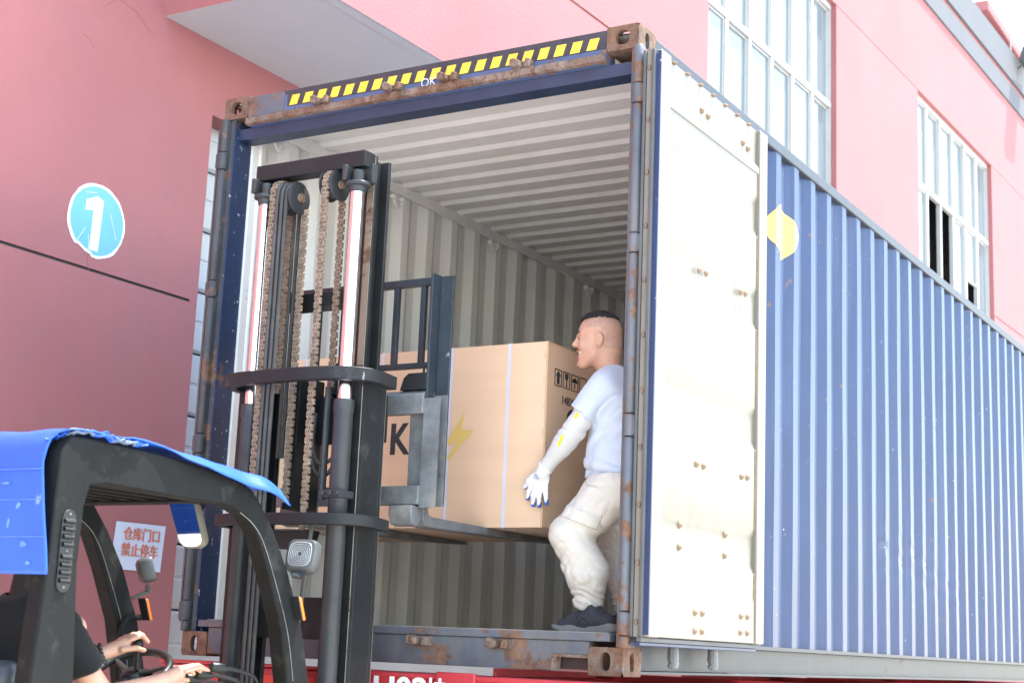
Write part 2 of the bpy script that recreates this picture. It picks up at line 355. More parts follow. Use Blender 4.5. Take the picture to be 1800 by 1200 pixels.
# windows: 6 columns x 2 rows, sliding lights partly open
def window(a, b, opens):
    w = link('window', MB().box((0,0,0),(0,0,0)).mesh('w', M['room']), bld) if False else None
    n = 6; d0 = .10
    ye = [a + (b-a) * k / n for k in range(n+1)]; zt = 8.2
    fr = MB()
    P = lambda y, o, z: (XW(y) - d0 + o, y, z)
    def strip(y0, y1, z0, z1, o0=-.03, o1=.03):
        fr.add([P(y0,o1,z0),P(y1,o1,z0),P(y1,o1,z1),P(y0,o1,z1),P(y0,o0,z0),P(y1,o0,z0),P(y1,o0,z1),P(y0,o0,z1)],
               [(0,1,2,3),(7,6,5,4),(0,4,5,1),(1,5,6,2),(2,6,7,3),(3,7,4,0)])
    for y in ye: strip(max(a, y-.035), min(b, y+.035), WZ[0], WZ[1])
    for z in (WZ[0]+.03, zt, WZ[1]-.035): strip(a+.002, b-.002, z-.035, z+.035, -.028, .036)
    f = part('window_frame', fr, M['white_frame'], bld, smooth=0)
    for k in range(n):
        for r, (z0, z1) in enumerate(((WZ[0]+.06, zt-.04), (zt+.04, WZ[1]-.07))):
            y0, y1 = ye[k]+.035, ye[k+1]-.035
            if (k, r) in opens:
                top = opens[(k, r)]
                if top is None: continue
                z0 = top
            sf = MB(); P2 = lambda y, o, z: P(y, o - (.012 if k % 2 else 0), z); t = .022
            for (u0,u1,w0,w1) in ((y0,y0+t,z0,z1),(y1-t,y1,z0,z1),(y0+t,y1-t,z0,z0+t),(y0+t,y1-t,z1-t,z1)):
                sf.add([P2(u0,.012,w0),P2(u1,.012,w0),P2(u1,.012,w1),P2(u0,.012,w1),P2(u0,-.02,w0),P2(u1,-.02,w0),P2(u1,-.02,w1),P2(u0,-.02,w1)],
                       [(0,1,2,3),(7,6,5,4),(0,4,5,1),(1,5,6,2),(2,6,7,3),(3,7,4,0)])
            part('sash', sf, M['white_frame'], f, smooth=0)
            gm = MB(); tl = random.uniform(-.006, .006)
            gm.add([P2(y0+t,-.006+tl,z0+t),P2(y1-t,-.006-tl,z0+t),P2(y1-t,-.006-tl,z1-t),P2(y0+t,-.006+tl,z1-t)], [(0,1,2,3)])
            part('pane', gm, M['glass'], f, recalc=False, smooth=0)
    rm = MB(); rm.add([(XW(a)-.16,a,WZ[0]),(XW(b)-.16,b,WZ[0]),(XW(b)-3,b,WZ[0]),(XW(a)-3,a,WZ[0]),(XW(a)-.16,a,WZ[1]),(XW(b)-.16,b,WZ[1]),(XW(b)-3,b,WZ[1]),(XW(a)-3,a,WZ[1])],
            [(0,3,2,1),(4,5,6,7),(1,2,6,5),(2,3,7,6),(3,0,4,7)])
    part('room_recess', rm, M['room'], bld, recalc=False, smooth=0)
window(*WIN[0], {}); window(*WIN[1], {(1, 0): None, (2, 0): None, (4, 0): 7.35})
# stair tower on the roof with overhanging cap
m = MB(); m.box((-4.5, 18.9, 11.8), (-.55, 24, 12.42)); tw = part('stair_tower', m, M['pink'], bld, smooth=0)
m = MB(); m.box((-4.7, 18.7, 12.42), (-.35, 24.2, 12.60)); part('tower_cap', m, M['pink'], tw, bevel=.02)

# floodlight on the parapet
fl = thing('floodlight', (-.2, 19.75, 11.8), 'small white floodlight on the roof edge at upper right', 'floodlight')
m = MB(); m.bar((-.12,19.75,11.7),(.08,19.75,11.82),.05,.03); m.cyl((.06,19.5,11.84),(.06,20.05,11.84),.02,8); part('bracket', m, M['lamp_body'], fl)
m = MB(); m.prism([(-.05,11.74),(.22,11.66),(.26,11.96),(.02,12.0)], 1, 19.5, 20.1); hs = part('housing', m, M['lamp_body'], fl, bevel=.01)
m = MB(); m.prism([(.222,11.68),(.235,11.675),(.273,11.945),(.26,11.95)], 1, 19.53, 20.07); part('lens', m, M['white_frame'], hs)
m = MB(); m.tube([(-.2,19.6,11.86),(-.18,19.55,12.3),(-.3,19.4,12.6)], .012, 6); part('cable', m, M['white_frame'], fl)

# round number sign, peeling
sg = thing('number_sign', (XL, 1.06, 4.2), 'round blue peeling sticker with white number 1 on pink wall', 'sign')
cy, cz, ra, rb = 1.055, 4.225, .252, .247
def ring(rf, jag, seed, n=96):
    rr = random.Random(seed); pts = []; w = 0
    for k in range(n):
        a = 2*math.pi*k/n; w = .7*w + rr.uniform(-jag, jag); 
        bite = .93 if (math.pi*1.28 < a < math.pi*1.46 and jag) else 1
        pts.append((cy + ra*rf*bite*math.cos(a)*(1+w), cz + rb*rf*bite*math.sin(a)*(1+w)))
    return pts
m = MB(); m.prism(ring(1, .012, 3), 0, XL+.001, XL+.004); part('backing', m, M['sign_white'], sg, smooth=0)
m = MB(); m.prism(ring(.925, .004, 5), 0, XL+.004, XL+.0055); part('disc', m, M['sign_blue'], sg, smooth=0)
m = MB(); m.prism([(1.02-.075,4.345),(1.02-.075,4.275),(1.02-.005,4.29),(1.02-.012,4.025),(1.02+.062,4.025),(1.02+.075,4.37),(1.02+.02,4.39)], 0, XL+.0055, XL+.007); part('numeral', m, M['sign_white'], sg, smooth=0)
for (a, b) in (((1.16,4.30),(1.235,4.14)), ((.89,4.05),(.96,4.16)), ((.93,4.39),(1.03,4.41)), ((1.0,4.02),(.99,4.12))): m = MB(); m.bar((XL+.0075,)+a, (XL+.0075,)+b, .001, .003); part('crease', m, M['sign_white'], sg)
# paper notice
nt = thing('paper_notice', (XL, 1.7, 2.16), 'white no-parking notice with orange Chinese lettering on pink wall', 'notice')
m = MB(); m.add([(XL+.003,1.475,2.31),(XL+.003,1.935,2.315),(XL+.006,1.915,2.005),(XL+.003,1.45,2.0)], [(0,3,2,1)]); part('sheet', m, M['paper'], nt, recalc=False, smooth=0)
TM = lambda y, z: Matrix(((0,0,1,XL+.007),(1,0,0,y),(0,1,0,z),(0,0,0,1)))
text_part('lettering', '仓库门口', .093, M['orange_print'], TM(1.545, 2.205), nt, bold=.003, sx=.93, extrude=.0005)
text_part('lettering', '禁止停车', .093, M['orange_print'], TM(1.535, 2.10), nt, bold=.003, sx=.93, extrude=.0005)

# ================================================================== shipping container
CW, CL, Z0, ZT = 2.438, 12.192, 1.5, 4.396
con = thing('shipping_container', (1.219, 6, 1.5), 'weathered dark blue high-cube shipping container with doors swung open', 'shipping container')
FLZ = 1.68
def oval(hw, hh, n=28, p=2.6):
    out = []
    for k in range(n):
        a = 2*math.pi*k/n; c, s = math.cos(a), math.sin(a)
        out.append((hw*math.copysign(abs(c)**(2/p), c), hh*math.copysign(abs(s)**(2/p), s)))
    return out
def rect_ring(hw, hh, n=28):
    out = []
    for k in range(n):
        a = 2*math.pi*k/n; c, s = math.cos(a), math.sin(a); t = min(hw/abs(c) if abs(c) > 1e-9 else 1e9, hh/abs(s) if abs(s) > 1e-9 else 1e9); out.append((c*t, s*t))
    return out
def casting(sx, sy, sz):
    # corner casting: box shell with oval apertures on the three outer faces; sx.. = +1 when the outer face looks along +axis
    dx, dy, dz = .162, .178, .118
    cx = dx/2 if sx < 0 else CW - dx/2; cyy = dy/2 if sy < 0 else CL - dy/2; czz = Z0 + dz/2 if sz < 0 else ZT - dz/2
    m = MB(); n = 28; th = .022
    def face(hw, hh, ow, oh, to3):
        ro = rect_ring(hw, hh); ri = oval(ow, oh)
        vs = [to3(u, v, 0) for u, v in ro] + [to3(u, v, 0) for u, v in ri] + [to3(u, v, th) for u, v in ri] + [to3(u*(hw-th)/hw, v*(hh-th)/hh, th) for u, v in ro]
        fs = []
        for k in range(n):
            l = (k+1) % n
            fs += [(k, l, n+l, n+k), (n+k, n+l, 2*n+l, 2*n+k), (2*n+k, 2*n+l, 3*n+l, 3*n+k)]
        # square corners
        m.add(vs, fs)
        for cu in (-1, 1):
            for cv in (-1, 1): pass
    face(dx/2, dz/2, .024, .039, lambda u, v, d: (cx+u, cyy + sy*(dy/2 - d), czz+v)) if sz < 0 else face(dx/2, dz/2, .036, .034, lambda u, v, d: (cx+u, cyy + sy*(dy/2 - d), czz+v))
    face(dy/2, dz/2, .022, .039, lambda u, v, d: (cx + sx*(dx/2 - d), cyy+u, czz+v))
    face(dx/2, dy/2, .03, .058, lambda u, v, d: (cx+u, cyy+v, czz + sz*(dz/2 - d)))
    a = [cx-dx/2, cyy-dy/2, czz-dz/2]; b = [cx+dx/2, cyy+dy/2, czz+dz/2]
    t = .02     # inner plates on the three hidden faces
    if sx > 0: m.box((a[0], a[1]+.001, a[2]+.001), (a[0]+t, b[1]-.001, b[2]-.001))
    else: m.box((b[0]-t, a[1]+.001, a[2]+.001), (b[0], b[1]-.001, b[2]-.001))
    if sy > 0: m.box((a[0]+.001, a[1], a[2]+.001), (b[0]-.001, a[1]+t, b[2]-.001))
    else: m.box((a[0]+.001, b[1]-t, a[2]+.001), (b[0]-.001, b[1], b[2]-.001))
    if sz > 0: m.box((a[0]+.001, a[1]+.001, a[2]), (b[0]-.001, b[1]-.001, a[2]+t))
    else: m.box((a[0]+.001, a[1]+.001, b[2]-t), (b[0]-.001, b[1]-.001, b[2]))
    o = part('corner_casting', m, M['rust'], con, smooth=30, recalc=False)
for sx in (-1, 1):
    for sy in (-1, 1):
        for sz in (-1, 1): casting(sx, sy, sz)
# corrugated side sheets -------------------------------------------------
def corr_profile(y0, y1, outer, depth=.036, flat=.072, slope=.068, flat2=.070):
    pts = [(y0, outer)]; y = y0 + .05; pts.append((y, outer)); st = 0
    while True:
        for w, e in ((slope, outer - depth), (flat2, outer - depth), (slope, outer), (flat, outer)):
            y += w
            if y > y1 - .02: pts.append((y1, pts[-1][1])); return pts
            pts.append((y, e))
def corr_sheet(name, pts, x_of, z0, z1, mt, dent=None, nz=2, flip=False):
    m = MB(); n = len(pts); vs = []
    for i in range(nz):
        z = z0 + (z1-z0)*i/(nz-1)
        for (y, e) in pts:
            vs.append((x_of(e) + (dent(y, z, e) if dent else 0), y, z))
    fs = [(i*n+j, i*n+j+1, (i+1)*n+j+1, (i+1)*n+j) for i in range(nz-1) for j in range(n-1)]
    m.add(vs, fs); return part(name, m, mt, con, recalc=False, smooth=25)
prof = corr_profile(.10, CL-.10, 0)
ridges = [i for i in range(1, len(prof)) if abs(prof[i][1]) < 1e-6 and abs(prof[i-1][1]) < 1e-6]
DENT = [(3.72, 2.32, .03), (4.02, 2.28, .034), (4.30, 2.33, .036), (4.57, 2.22, .036), (4.85, 2.18, .03), (5.15, 2.15, .03), (5.4, 2.12, .02)]
def dent(y, z, e):
    d = 0
    for (dy, dz, a) in DENT:
        q = ((y-dy)/.10)**2 + ((z-dz)/.19)**2
        d -= a*.17*math.exp(-q*1.6)*(.5+.5*math.sin(z*46+y*9))
    d += .0025*math.sin(y*5.1+z*1.7)*math.sin(z*2.3+y)
    return d
corr_sheet('side_panel', prof, lambda e: CW - .010 + e, Z0+.155, ZT-.055, M['blue'], dent, 110)
corr_sheet('inner_side_panel', prof, lambda e: CW - .015 + e, Z0+.155, ZT-.055, M['cream'])
corr_sheet('side_panel', prof, lambda e: .010 - e, Z0+.155, ZT-.055, M['blue'])
corr_sheet('inner_side_panel', prof, lambda e: .015 - e, Z0+.155, ZT-.055, M['cream'], lambda y, z, e: .003*math.sin(y*6+z*2.2)*math.sin(z*3), 30)
# rails
m = MB(); m.box((CW-.062, .178, ZT-.075), (CW-.001, CL-.178, ZT-.012)); part('top_rail', m, M['rail_grey'], con, bevel=.006)
m = MB(); m.box((.001, .178, ZT-.075), (.062, CL-.178, ZT-.012)); part('top_rail', m, M['cream'], con, bevel=.004)
m = MB(); m.box((.062, .178, ZT-.10), (.072, CL-.178, ZT-.03)); part('inner_top_rail', m, M['cream'], con, bevel=.003)
m = MB(); m.prism([(CW-.10,Z0+.012),(CW-.002,Z0+.012),(CW-.002,Z0+.022),(CW-.035,Z0+.026),(CW-.035,Z0+.138),(CW-.002,Z0+.142),(CW-.002,Z0+.16),(CW-.10,Z0+.16)], 1, .178, CL-.178); part('bottom_rail', m, M['rail_grey'], con)
m = MB(); m.box((.002, .178, Z0+.012), (.10, CL-.178, Z0+.16)); part('bottom_rail', m, M['blue'], con, bevel=.005)
# floor
for k in range(9):
    m = MB(); x0 = .10 + k*.2487; m.box((x0+.002, .06, FLZ-.03), (x0+.2467, CL-.08, FLZ-.0005*(k % 2))); part('floor_board', m, M['floor'], con)
m = MB(); m.box((.1, .2, Z0+.02), (CW-.1, CL-.2, FLZ-.035)); part('underframe', m, M['chassis'], con)
# roof sheet with transverse corrugation
rp = [(.06, 0)]; y = .30; rp.append((y, 0))
while y < CL - .35:
    for w, e in ((.028, -.02), (.072, -.02), (.028, 0), (.081, 0)): y += w; rp.append((y, e))
rp.append((CL-.06, 0))
for nm, off, mt in (('roof_sheet', 0, M['blue']), ('inner_roof_sheet', -.006, M['cream'])):
    m = MB(); nx = 3; n = len(rp); m.add([(.03 + (CW-.06)*i/(nx-1), yy, ZT-.018 + e + off) for i in range(nx) for yy, e in rp], [(i*n+j, i*n+j+1, (i+1)*n+j+1, (i+1)*n+j) for i in range(nx-1) for j in range(n-1)])
    part(nm, m, mt, con, recalc=False, smooth=20)
m = MB(); n = len(rp)
ep = [(.05, 0)]; x = .1
while x < CW-.2:
    for w, e in ((.05, .04), (.11, .04), (.05, 0), (.11, 0)): x += w; ep.append((x, e))
ep.append((CW-.05, 0)); n = len(ep)
for nm, off, mt in (('end_panel', 0, M['blue']), ('inner_end_panel', -.006, M['cream'])):
    m = MB(); m.add([(xx, CL-.06+e*.9+off, z) for z in (Z0+.1, ZT-.05) for xx, e in ep], [(j, j+1, n+j+1, n+j) for j in range(n-1)]); part(nm, m, mt, con, recalc=False, smooth=20)
for a in (.03, CW-.03):
    m = MB(); m.box((a-.028, CL-.12, Z0+.118), (a+.028, CL-.002, ZT-.118)); part('corner_post', m, M['blue'], con)
# rear header
m = MB()
m.prism([(.004,ZT-.008),(.09,ZT-.008),(.09,ZT-.168),(.006,ZT-.168),(-.014,ZT-.160),(-.014,ZT-.128),(.004,ZT-.122)], 0, .162, CW-.162)
part('header', m, M['blue_header'], con, bevel=.003)
m = MB(); m.prism([(-.004,ZT-.126),(-.019,ZT-.131),(-.019,ZT-.163),(-.002,ZT-.170)], 0, .163, CW-.163); part('header_lip', m, M['rust_edge'], con)
m = MB(); m.prism([(.035,ZT-.1685),(.15,ZT-.1685),(.15,ZT-.222),(.05,ZT-.222)], 0, .0765, CW-.0525); part('header_underside', m, M['navy_clean'], con)
m = MB(); rr = random.Random(2); q = [(.17 + k*.05, rr.uniform(-.004, .008)) for k in range(43)]
m.add([(x, -.0005, ZT-.030+.0*dz) for x, dz in q if x > .42] , [])
m = MB(); m.box((.42, .0008, ZT-.098), (CW-.164, .003, ZT-.030)); m.prism([(.003,ZT-.0295),(.003,ZT-.010),(.0015,ZT-.012),(.0015,ZT-.0295)], 0, .30, CW-.164); part('hazard_tape', m, M['tape_black'], con)
m = MB(); m.box((.163, .0012, ZT-.121), (.40, .0038, ZT-.012)); part('worn_patch', m, M['blue_worn'], con)
brk = [.66, 1.105, 1.43, 1.84]
sm = MB(); sm.prism([(-.032,-.027),(.018,-.027),(.036,.027),(-.014,.027)], 1, -.0008, .0002); sme = sm.mesh('hazard_stripe', M['tape_yellow'], 0)
for k in range(21):
    x = .455 + k*.0868
    link('hazard_stripe', sme, con, (x + .012, .0002, ZT-.068))
def keeper(x, z, y=-.012, s=1):
    m = MB(); m.box((x-.05*s, y-.004, z-.022), (x+.05*s, y+.014, z+.022))
    m.prism([(-.05*s+x, z-.012), (-.02*s+x, z-.020), (.0*s+x, z-.014), (.0*s+x, z+.012), (-.03*s+x, z+.026), (-.05*s+x, z+.022)], 1, y-.05, y-.004)
    m.prism([(.018*s+x, z-.02), (.05*s+x, z-.02), (.05*s+x, z+.018), (.03*s+x, z+.02)], 1, y-.04, y-.004)
    part('bar_keeper', m, M['rust_edge'], con, bevel=.004)
for x in brk: keeper(x, ZT-.112, -.004)
text_part('chalk_mark', 'OK', .062, M['chalk'], Matrix(((1,0,0,1.255),(0,0,-1,-.0015),(0,1,0.12,ZT-.127),(0,0,0,1))), con, extrude=.0004)
# rear sill
m = MB(); zt = FLZ-.005
m.prism([(.162,Z0+.012),(2.10,Z0+.012),(2.105,Z0+.082),(2.276,Z0+.082),(2.276,zt-.035),(.162,zt-.035)], 1, .004, .05)
m.box((.10, -.006, zt-.034), (CW-.06, .17, zt)); part('sill', m, M['blue_worn'], con, bevel=.004)
m = MB(); m.box((.15, .06, Z0+.02), (2.28, .10, zt-.04)); part('sill_backing', m, M['chassis'], con)
m = MB(); m.prism([(2.10,Z0+.012),(2.118,Z0+.012),(2.122,Z0+.07),(2.276,Z0+.07),(2.276,Z0+.083),(2.102,Z0+.083)], 1, -.002, .045); part('pocket_rim', m, M['rust_edge'], con)
for x in (1.43, 1.845, .62, .95): keeper(x, Z0+.115, -.004, 1.05)
# rear posts
m = MB(); m.box((CW-.035, .002, Z0+.118), (CW-.001, .12, ZT-.118)); m.box((CW-.052, .05, Z0+.118), (CW-.035, .12, ZT-.118)); part('corner_post', m, M['blue_worn'], con, bevel=.004)
m = MB(); m.box((.001, .002, Z0+.118), (.040, .03, ZT-.118)); m.box((.040, .012, Z0+.118), (.066, .05, ZT-.118)); part('corner_post', m, M['post_dark'], con, bevel=.003)
m = MB(); m.box((.05, .02, Z0+.118), (.074, .145, ZT-.118)); m.box((.066, .008, Z0+.118), (.076, .0199, ZT-.118)); part('post_inner_face', m, M['blue_dark'], con, bevel=.002)
m = MB(); m.box((.045, .146, Z0+.118), (.085, .20, ZT-.09)); m.cyl((.076,.215,Z0+.12),(.076,.215,ZT-.1),.018,12); part('inner_post_trim', m, M['cream'], con, bevel=.004)
HZ = [(1.60,1.68),(1.69,1.79),(2.33,2.42),(2.43,2.54),(3.28,3.36),(3.37,3.40),(3.96,4.02),(4.03,4.12)]
for px in (CW+.008, .018):
    segs = [(Z0+.118, 1.665), (1.67, 1.765), (1.77, 2.50), (2.505, 2.60), (2.605, 3.31), (3.315, 3.40), (3.405, 4.0), (4.005, 4.095), (4.10, ZT-.118)]
    for k, (a, b) in enumerate(segs):
        m = MB(); r = (.031 if k % 2 else .027) if px > 1 else (.026 if k % 2 else .022)
        m.tube([(px, -.006, a), (px, -.006, a+.006), (px, -.006, b-.006), (px, -.006, b)], [r*.85, r, r, r*.85], 16)
        if k % 2: m.box((px, -.025, a+.008), (px + (.05 if px > 1 else -.034), .01, b-.008))
        part('hinge', m, M['blue_worn'] if px > 1 else M['post_dark'], con)
# lashing rings on the inner top rail
for yy in (.36, 1.50, 2.64, 4.02, 5.4, 6.8):
    m = MB(); n = 12
    m.tube([(.088, yy + .045*math.cos(a), ZT-.135 + .05*math.sin(a)) for a in [math.pi*(1.1+1.0*k/n) for k in range(n+1)]] , .008, 8)
    m.cyl((.07, yy-.045, ZT-.135), (.098, yy-.045, ZT-.128), .016, 10); m.cyl((.07, yy+.04, ZT-.13), (.098, yy+.045, ZT-.125), .012, 10); part('lashing_ring', m, M['cream'], con)
# yellow painted emblem following the corrugation
def painted(name, inside, y0, y1, z0, z1, off=.0015, ny=46, nz=46):
    ys_ = [p[0] for p in prof]; es_ = [p[1] for p in prof]
    yy = sorted(set(list(np.linspace(y0, y1, ny)) + [y for y in ys_ if y0 < y < y1])); zz = np.linspace(z0, z1, nz)
    m = MB(); idx = {}
    for i, y in enumerate(yy):
        for j, z in enumerate(zz):
            e = np.interp(y, ys_, es_); idx[i, j] = len(m.v); m.v.append((CW-.010+e+dent(y, z, e)+off, y - .001, z))
    for i in range(len(yy)-1):
        for j in range(len(zz)-1):
            if inside((yy[i]+yy[i+1])/2, (zz[j]+zz[j+1])/2): m.f.append((idx[i,j], idx[i+1,j], idx[i+1,j+1], idx[i,j+1])); m.m.append(0)
    part(name, m, M['yellow_paint'], con, recalc=False, smooth=25)
def leaf(y, z):
    t = (4.055 - z + .18*(y-1.86))/.31
    return 0 < t < 1 and abs(y - (1.835 + .084*t)) < .205*math.sin(math.pi*t)**.75
painted('painted_emblem', leaf, 1.62, 2.10, 3.68, 4.14, ny=150, nz=150)
# doors --------------------------------------------------------------------
def door(xin, s, label, dark=False):
    # s=+1: inner face looks +X (right-hand leaf folded back along the side); Y from -.02 to 1.27
    y0, y1, z0, z1 = -.02, 1.27, 1.665, 4.24; X = lambda d: xin - s*d
    m = MB()
    pr = [(z0+.20, .010), (z0+.235, .010)]
    zz = z0+.30; 
    for c in (2.10, 2.70, 3.30, 3.78):
        pr += [(c-.11, .010), (c-.07, .024), (c+.07, .024), (c+.11, .010)]
    pr += [(z1-.235, .010)]; n = len(pr)
    m.add([(X(d), y, z) for y in (y0+.10, y1-.085) for z, d in pr], [(i, i+1, n+i+1, n+i) for i in range(n-1)])
    m.add([(X(d+.004), y, z) for y in (y0+.10, y1-.10) for z, d in pr], [(i, i+1, n+i+1, n+i) for i in range(n-1)])
    d = part('door', m, M['door_white'], con, recalc=False, smooth=25, label=label)
    for a, b in ((y0, y0+.105), (y1-.105, y1)):
        fr = MB(); fr.box((X(0), a, z0), (X(.052), b, z1)); part('door_stile', fr, M['door_white'], d, bevel=.006)
    fr = MB(); fr.prism([(X(.008),z0+.002),(X(.05),z0+.002),(X(.05),z0+.23),(X(.03),z0+.225),(X(.008),z0+.21)] , 1, y0+.105, y1-.105); part('door_rail', fr, M['door_white'], d, bevel=.004)
    fr = MB(); fr.prism([(X(.022),z1-.002),(X(.05),z1-.002),(X(.05),z1-.24),(X(.004),z1-.238),(X(.004),z1-.205),(X(.022),z1-.18)], 1, y0+.105, y1-.105); part('door_rail', fr, M['door_white'], d, bevel=.004)
    m = MB()   # sealant line wandering down the right-hand stile
    sp = []
    for z, dd in pr: sp.append((X(dd-.001), y1-.116 + (.026 if dd > .02 else 0), z))
    m.tube(sp, .004, 6); part('sealant', m, M['bolt'], d)
    m = MB(); m.box((X(.001), y0-.004, z0+.01), (X(.022), y0, z1-.01)); part('edge_strip', m, M['blue'] if not dark else M['blue_dark'], d)
    m = MB(); m.box((X(.024), y0-.020, z0), (X(.042), y0, z1)); m.box((X(.024), y0-.02, z0-.02), (X(.05), y1, z0)); part('gasket', m, M['rubber'], d, bevel=.004)
    m = MB(); m.box((X(.043), y0-.006, z0), (X(.068), y0+.03, z1)); part('gasket_strip', m, M['door_white'] if not dark else M['rust_edge'], d)
    m = MB(); m.box((X(.070), y0-.016, z0), (X(.084), y0+.02, z1)); part('gasket', m, M['rubber'], d, bevel=.004)
    m = MB(); m.box((X(.04), y0, z0-.035), (X(.09), y1, z0-.02)); m.box((X(.068), y0+.01, z0), (X(.082), y1, z1)); part('door_skin', m, M['blue'] , d, bevel=.003)
    for k in range(11 if not dark else 0):
        m = MB(); m.sphere((X(.055), y0-.008, z0+.06+k*.243), (.009, .009, .013), 8, 6); part('strip_bolt', m, M['bolt'], d)
    bm_ = MB(); bm_.tube([(0,0,0),(s*.006,0,0),(s*.013,0,0),(s*.016,0,0)], [.016,.015,.009,.002], 10); bme = bm_.mesh('bolt', M['bolt'])
    BP = [(.47,4.115),(.545,4.11),(.98,4.115),(1.045,4.105),(.44,3.33),(.52,3.335),(.94,3.34),(1.0,3.345),(.45,2.44),(.53,2.44),(.98,2.445),(1.055,2.45),(.31,2.155),(.31,2.06),(.82,2.155),(.82,2.06),
          (.46,1.785),(.54,1.785),(.46,1.705),(.54,1.705),(.99,1.79),(1.07,1.79),(.985,1.715),(1.07,1.715)]
    for (y, z) in BP:
        dep = .010 if z < 1.87 else (.022 if z > 4.0 else .010)
        if 2.05 < z < 2.16: dep = .024
        link('bolt', bme, d, (X(dep), y, z))
    for k in range(7):
        m = MB(); m.sphere((X(.02), .15+k*.15, z1-.006), (.016, .02, .006), 8, 6); part('rail_bolt', m, M['bolt'], d)
    for y in (.42, .86):
        m = MB(); m.tube([(X(.09), y, z0-.03), (X(.09), y, z0-.08), (X(.085), y+.004, z0-.125)], [.022, .026, .018], 10); m.cyl((X(.10), y-.02, z0-.115), (X(.08), y+.03, z0-.10), .010, 8)
        part('rod_cam', m, M['carriage'], d); m = MB(); m.tube([(X(.09), y+.02, z1-.02), (X(.09), y+.02, z1+.03), (X(.08), y+.025, z1+.06)], [.018, .022, .012], 10); part('rod_cam', m, M['carriage'], d)
        m = MB(); m.cyl((X(.09), y, z0-.03), (X(.09), y, z1), .014, 10); part('lock_rod', m, M['rail_grey'], d)
    return d
door(2.565, 1, 'cream white door leaf folded back along the right side')
m = MB(); m.box((-.036, .03, 1.665), (-.012, 1.25, 4.24)); ld = part('door', m, M['blue'], con, bevel=.006, label='door leaf folded back along the left side')
m = MB(); m.box((-.040, .004, 1.665), (-.028, .034, 4.24)); part('gasket', m, M['rubber'], ld, bevel=.004)
m = MB(); m.box((-.026, .008, 1.665), (-.014, .0295, 4.24)); part('edge_strip', m, M['post_dark'], ld, bevel=.003)

# ================================================================== semi-trailer
tr = thing('semi_trailer', (1.3, 6, 0), 'red semi-trailer chassis under the blue container', 'trailer')
m = MB(); m.box((-.02, -.11, 1.24), (2.61, .02, 1.462)); m.box((1.24, -.125, 1.452), (2.62, .03, 1.474)); rb_ = part('rear_beam', m, M['red'], tr, bevel=.006)
m = MB(); m.box((-.03, -.124, 1.466), (1.20, .03, 1.478)); part('beam_cap', m, M['red'], tr, bevel=.003)
m = MB(); m.box((.02, -.114, 1.27), (.20, -.111, 1.452)); part('end_plate', m, M['tape_white'], tr)
m = MB(); m.box((1.60, -.135, 1.40), (1.80, -.111, 1.485)); part('bracket', m, M['red'], tr, bevel=.006)
text_part('lettering', 'U02', .19, M['white_paint'], Matrix(((1,0,0,1.262),(0,0,-1,-.1265),(0,1,0,1.325),(0,0,0,1))), tr, bold=.005, sx=.92, extrude=.0006)
text_part('lettering', '挂', .135, M['white_paint'], Matrix(((1,0,0,1.555),(0,0,-1,-.1365),(0,1,0,1.345),(0,0,0,1))), tr, bold=.003, sx=.8, extrude=.0006)
for k in range(4):
    m = MB(); x = 1.86 + k*.16; m.box((x, -.1135, 1.36), (x+.15, -.1105, 1.44)); part('reflective_tape', m, M['tape_white'] if k % 2 else M['tape_red'], tr)
for x in (.62, .80): 
    m = MB(); m.box((x, -.1135, 1.33), (x+.12, -.1105, 1.43)); part('reflective_tape', m, M['tape_red'], tr)
for x in (.75, 1.60):
    m = MB(); m.box((x, .03, 1.0), (x+.14, 12.2, 1.44)); part('main_beam', m, M['red'], tr)
for y in (.2, 3.0, 6.0, 9.0, 11.8):
    m = MB(); m.box((.0, y, 1.30), (2.44, y+.15, 1.47)); part('bolster', m, M['red'], tr)
wm = MB(); wm.tube([(-.14,0,0),(-.12,0,0),(-.06,0,0),(.06,0,0),(.12,0,0),(.14,0,0)], [.40,.48,.50,.50,.48,.40], 32); wme = wm.mesh('wheel', M['tyre'])
hm = MB(); hm.tube([(-.15,0,0),(-.12,0,0),(.12,0,0),(.15,0,0)], [.10,.28,.28,.10], 24); hme = hm.mesh('hub', M['rail_grey'])
for y in (2.2, 3.5, 4.8):
    for x in (.18, .50, 1.94, 2.26):
        w = link('wheel', wme, tr, (x, y, .5)); h = bpy.data.objects.new('hub', hme); COL.objects.link(h); h.parent = w
    m = MB(); m.cyl((.05, y, .5), (2.4, y, .5), .07, 14); part('axle', m, M['chassis'], tr)

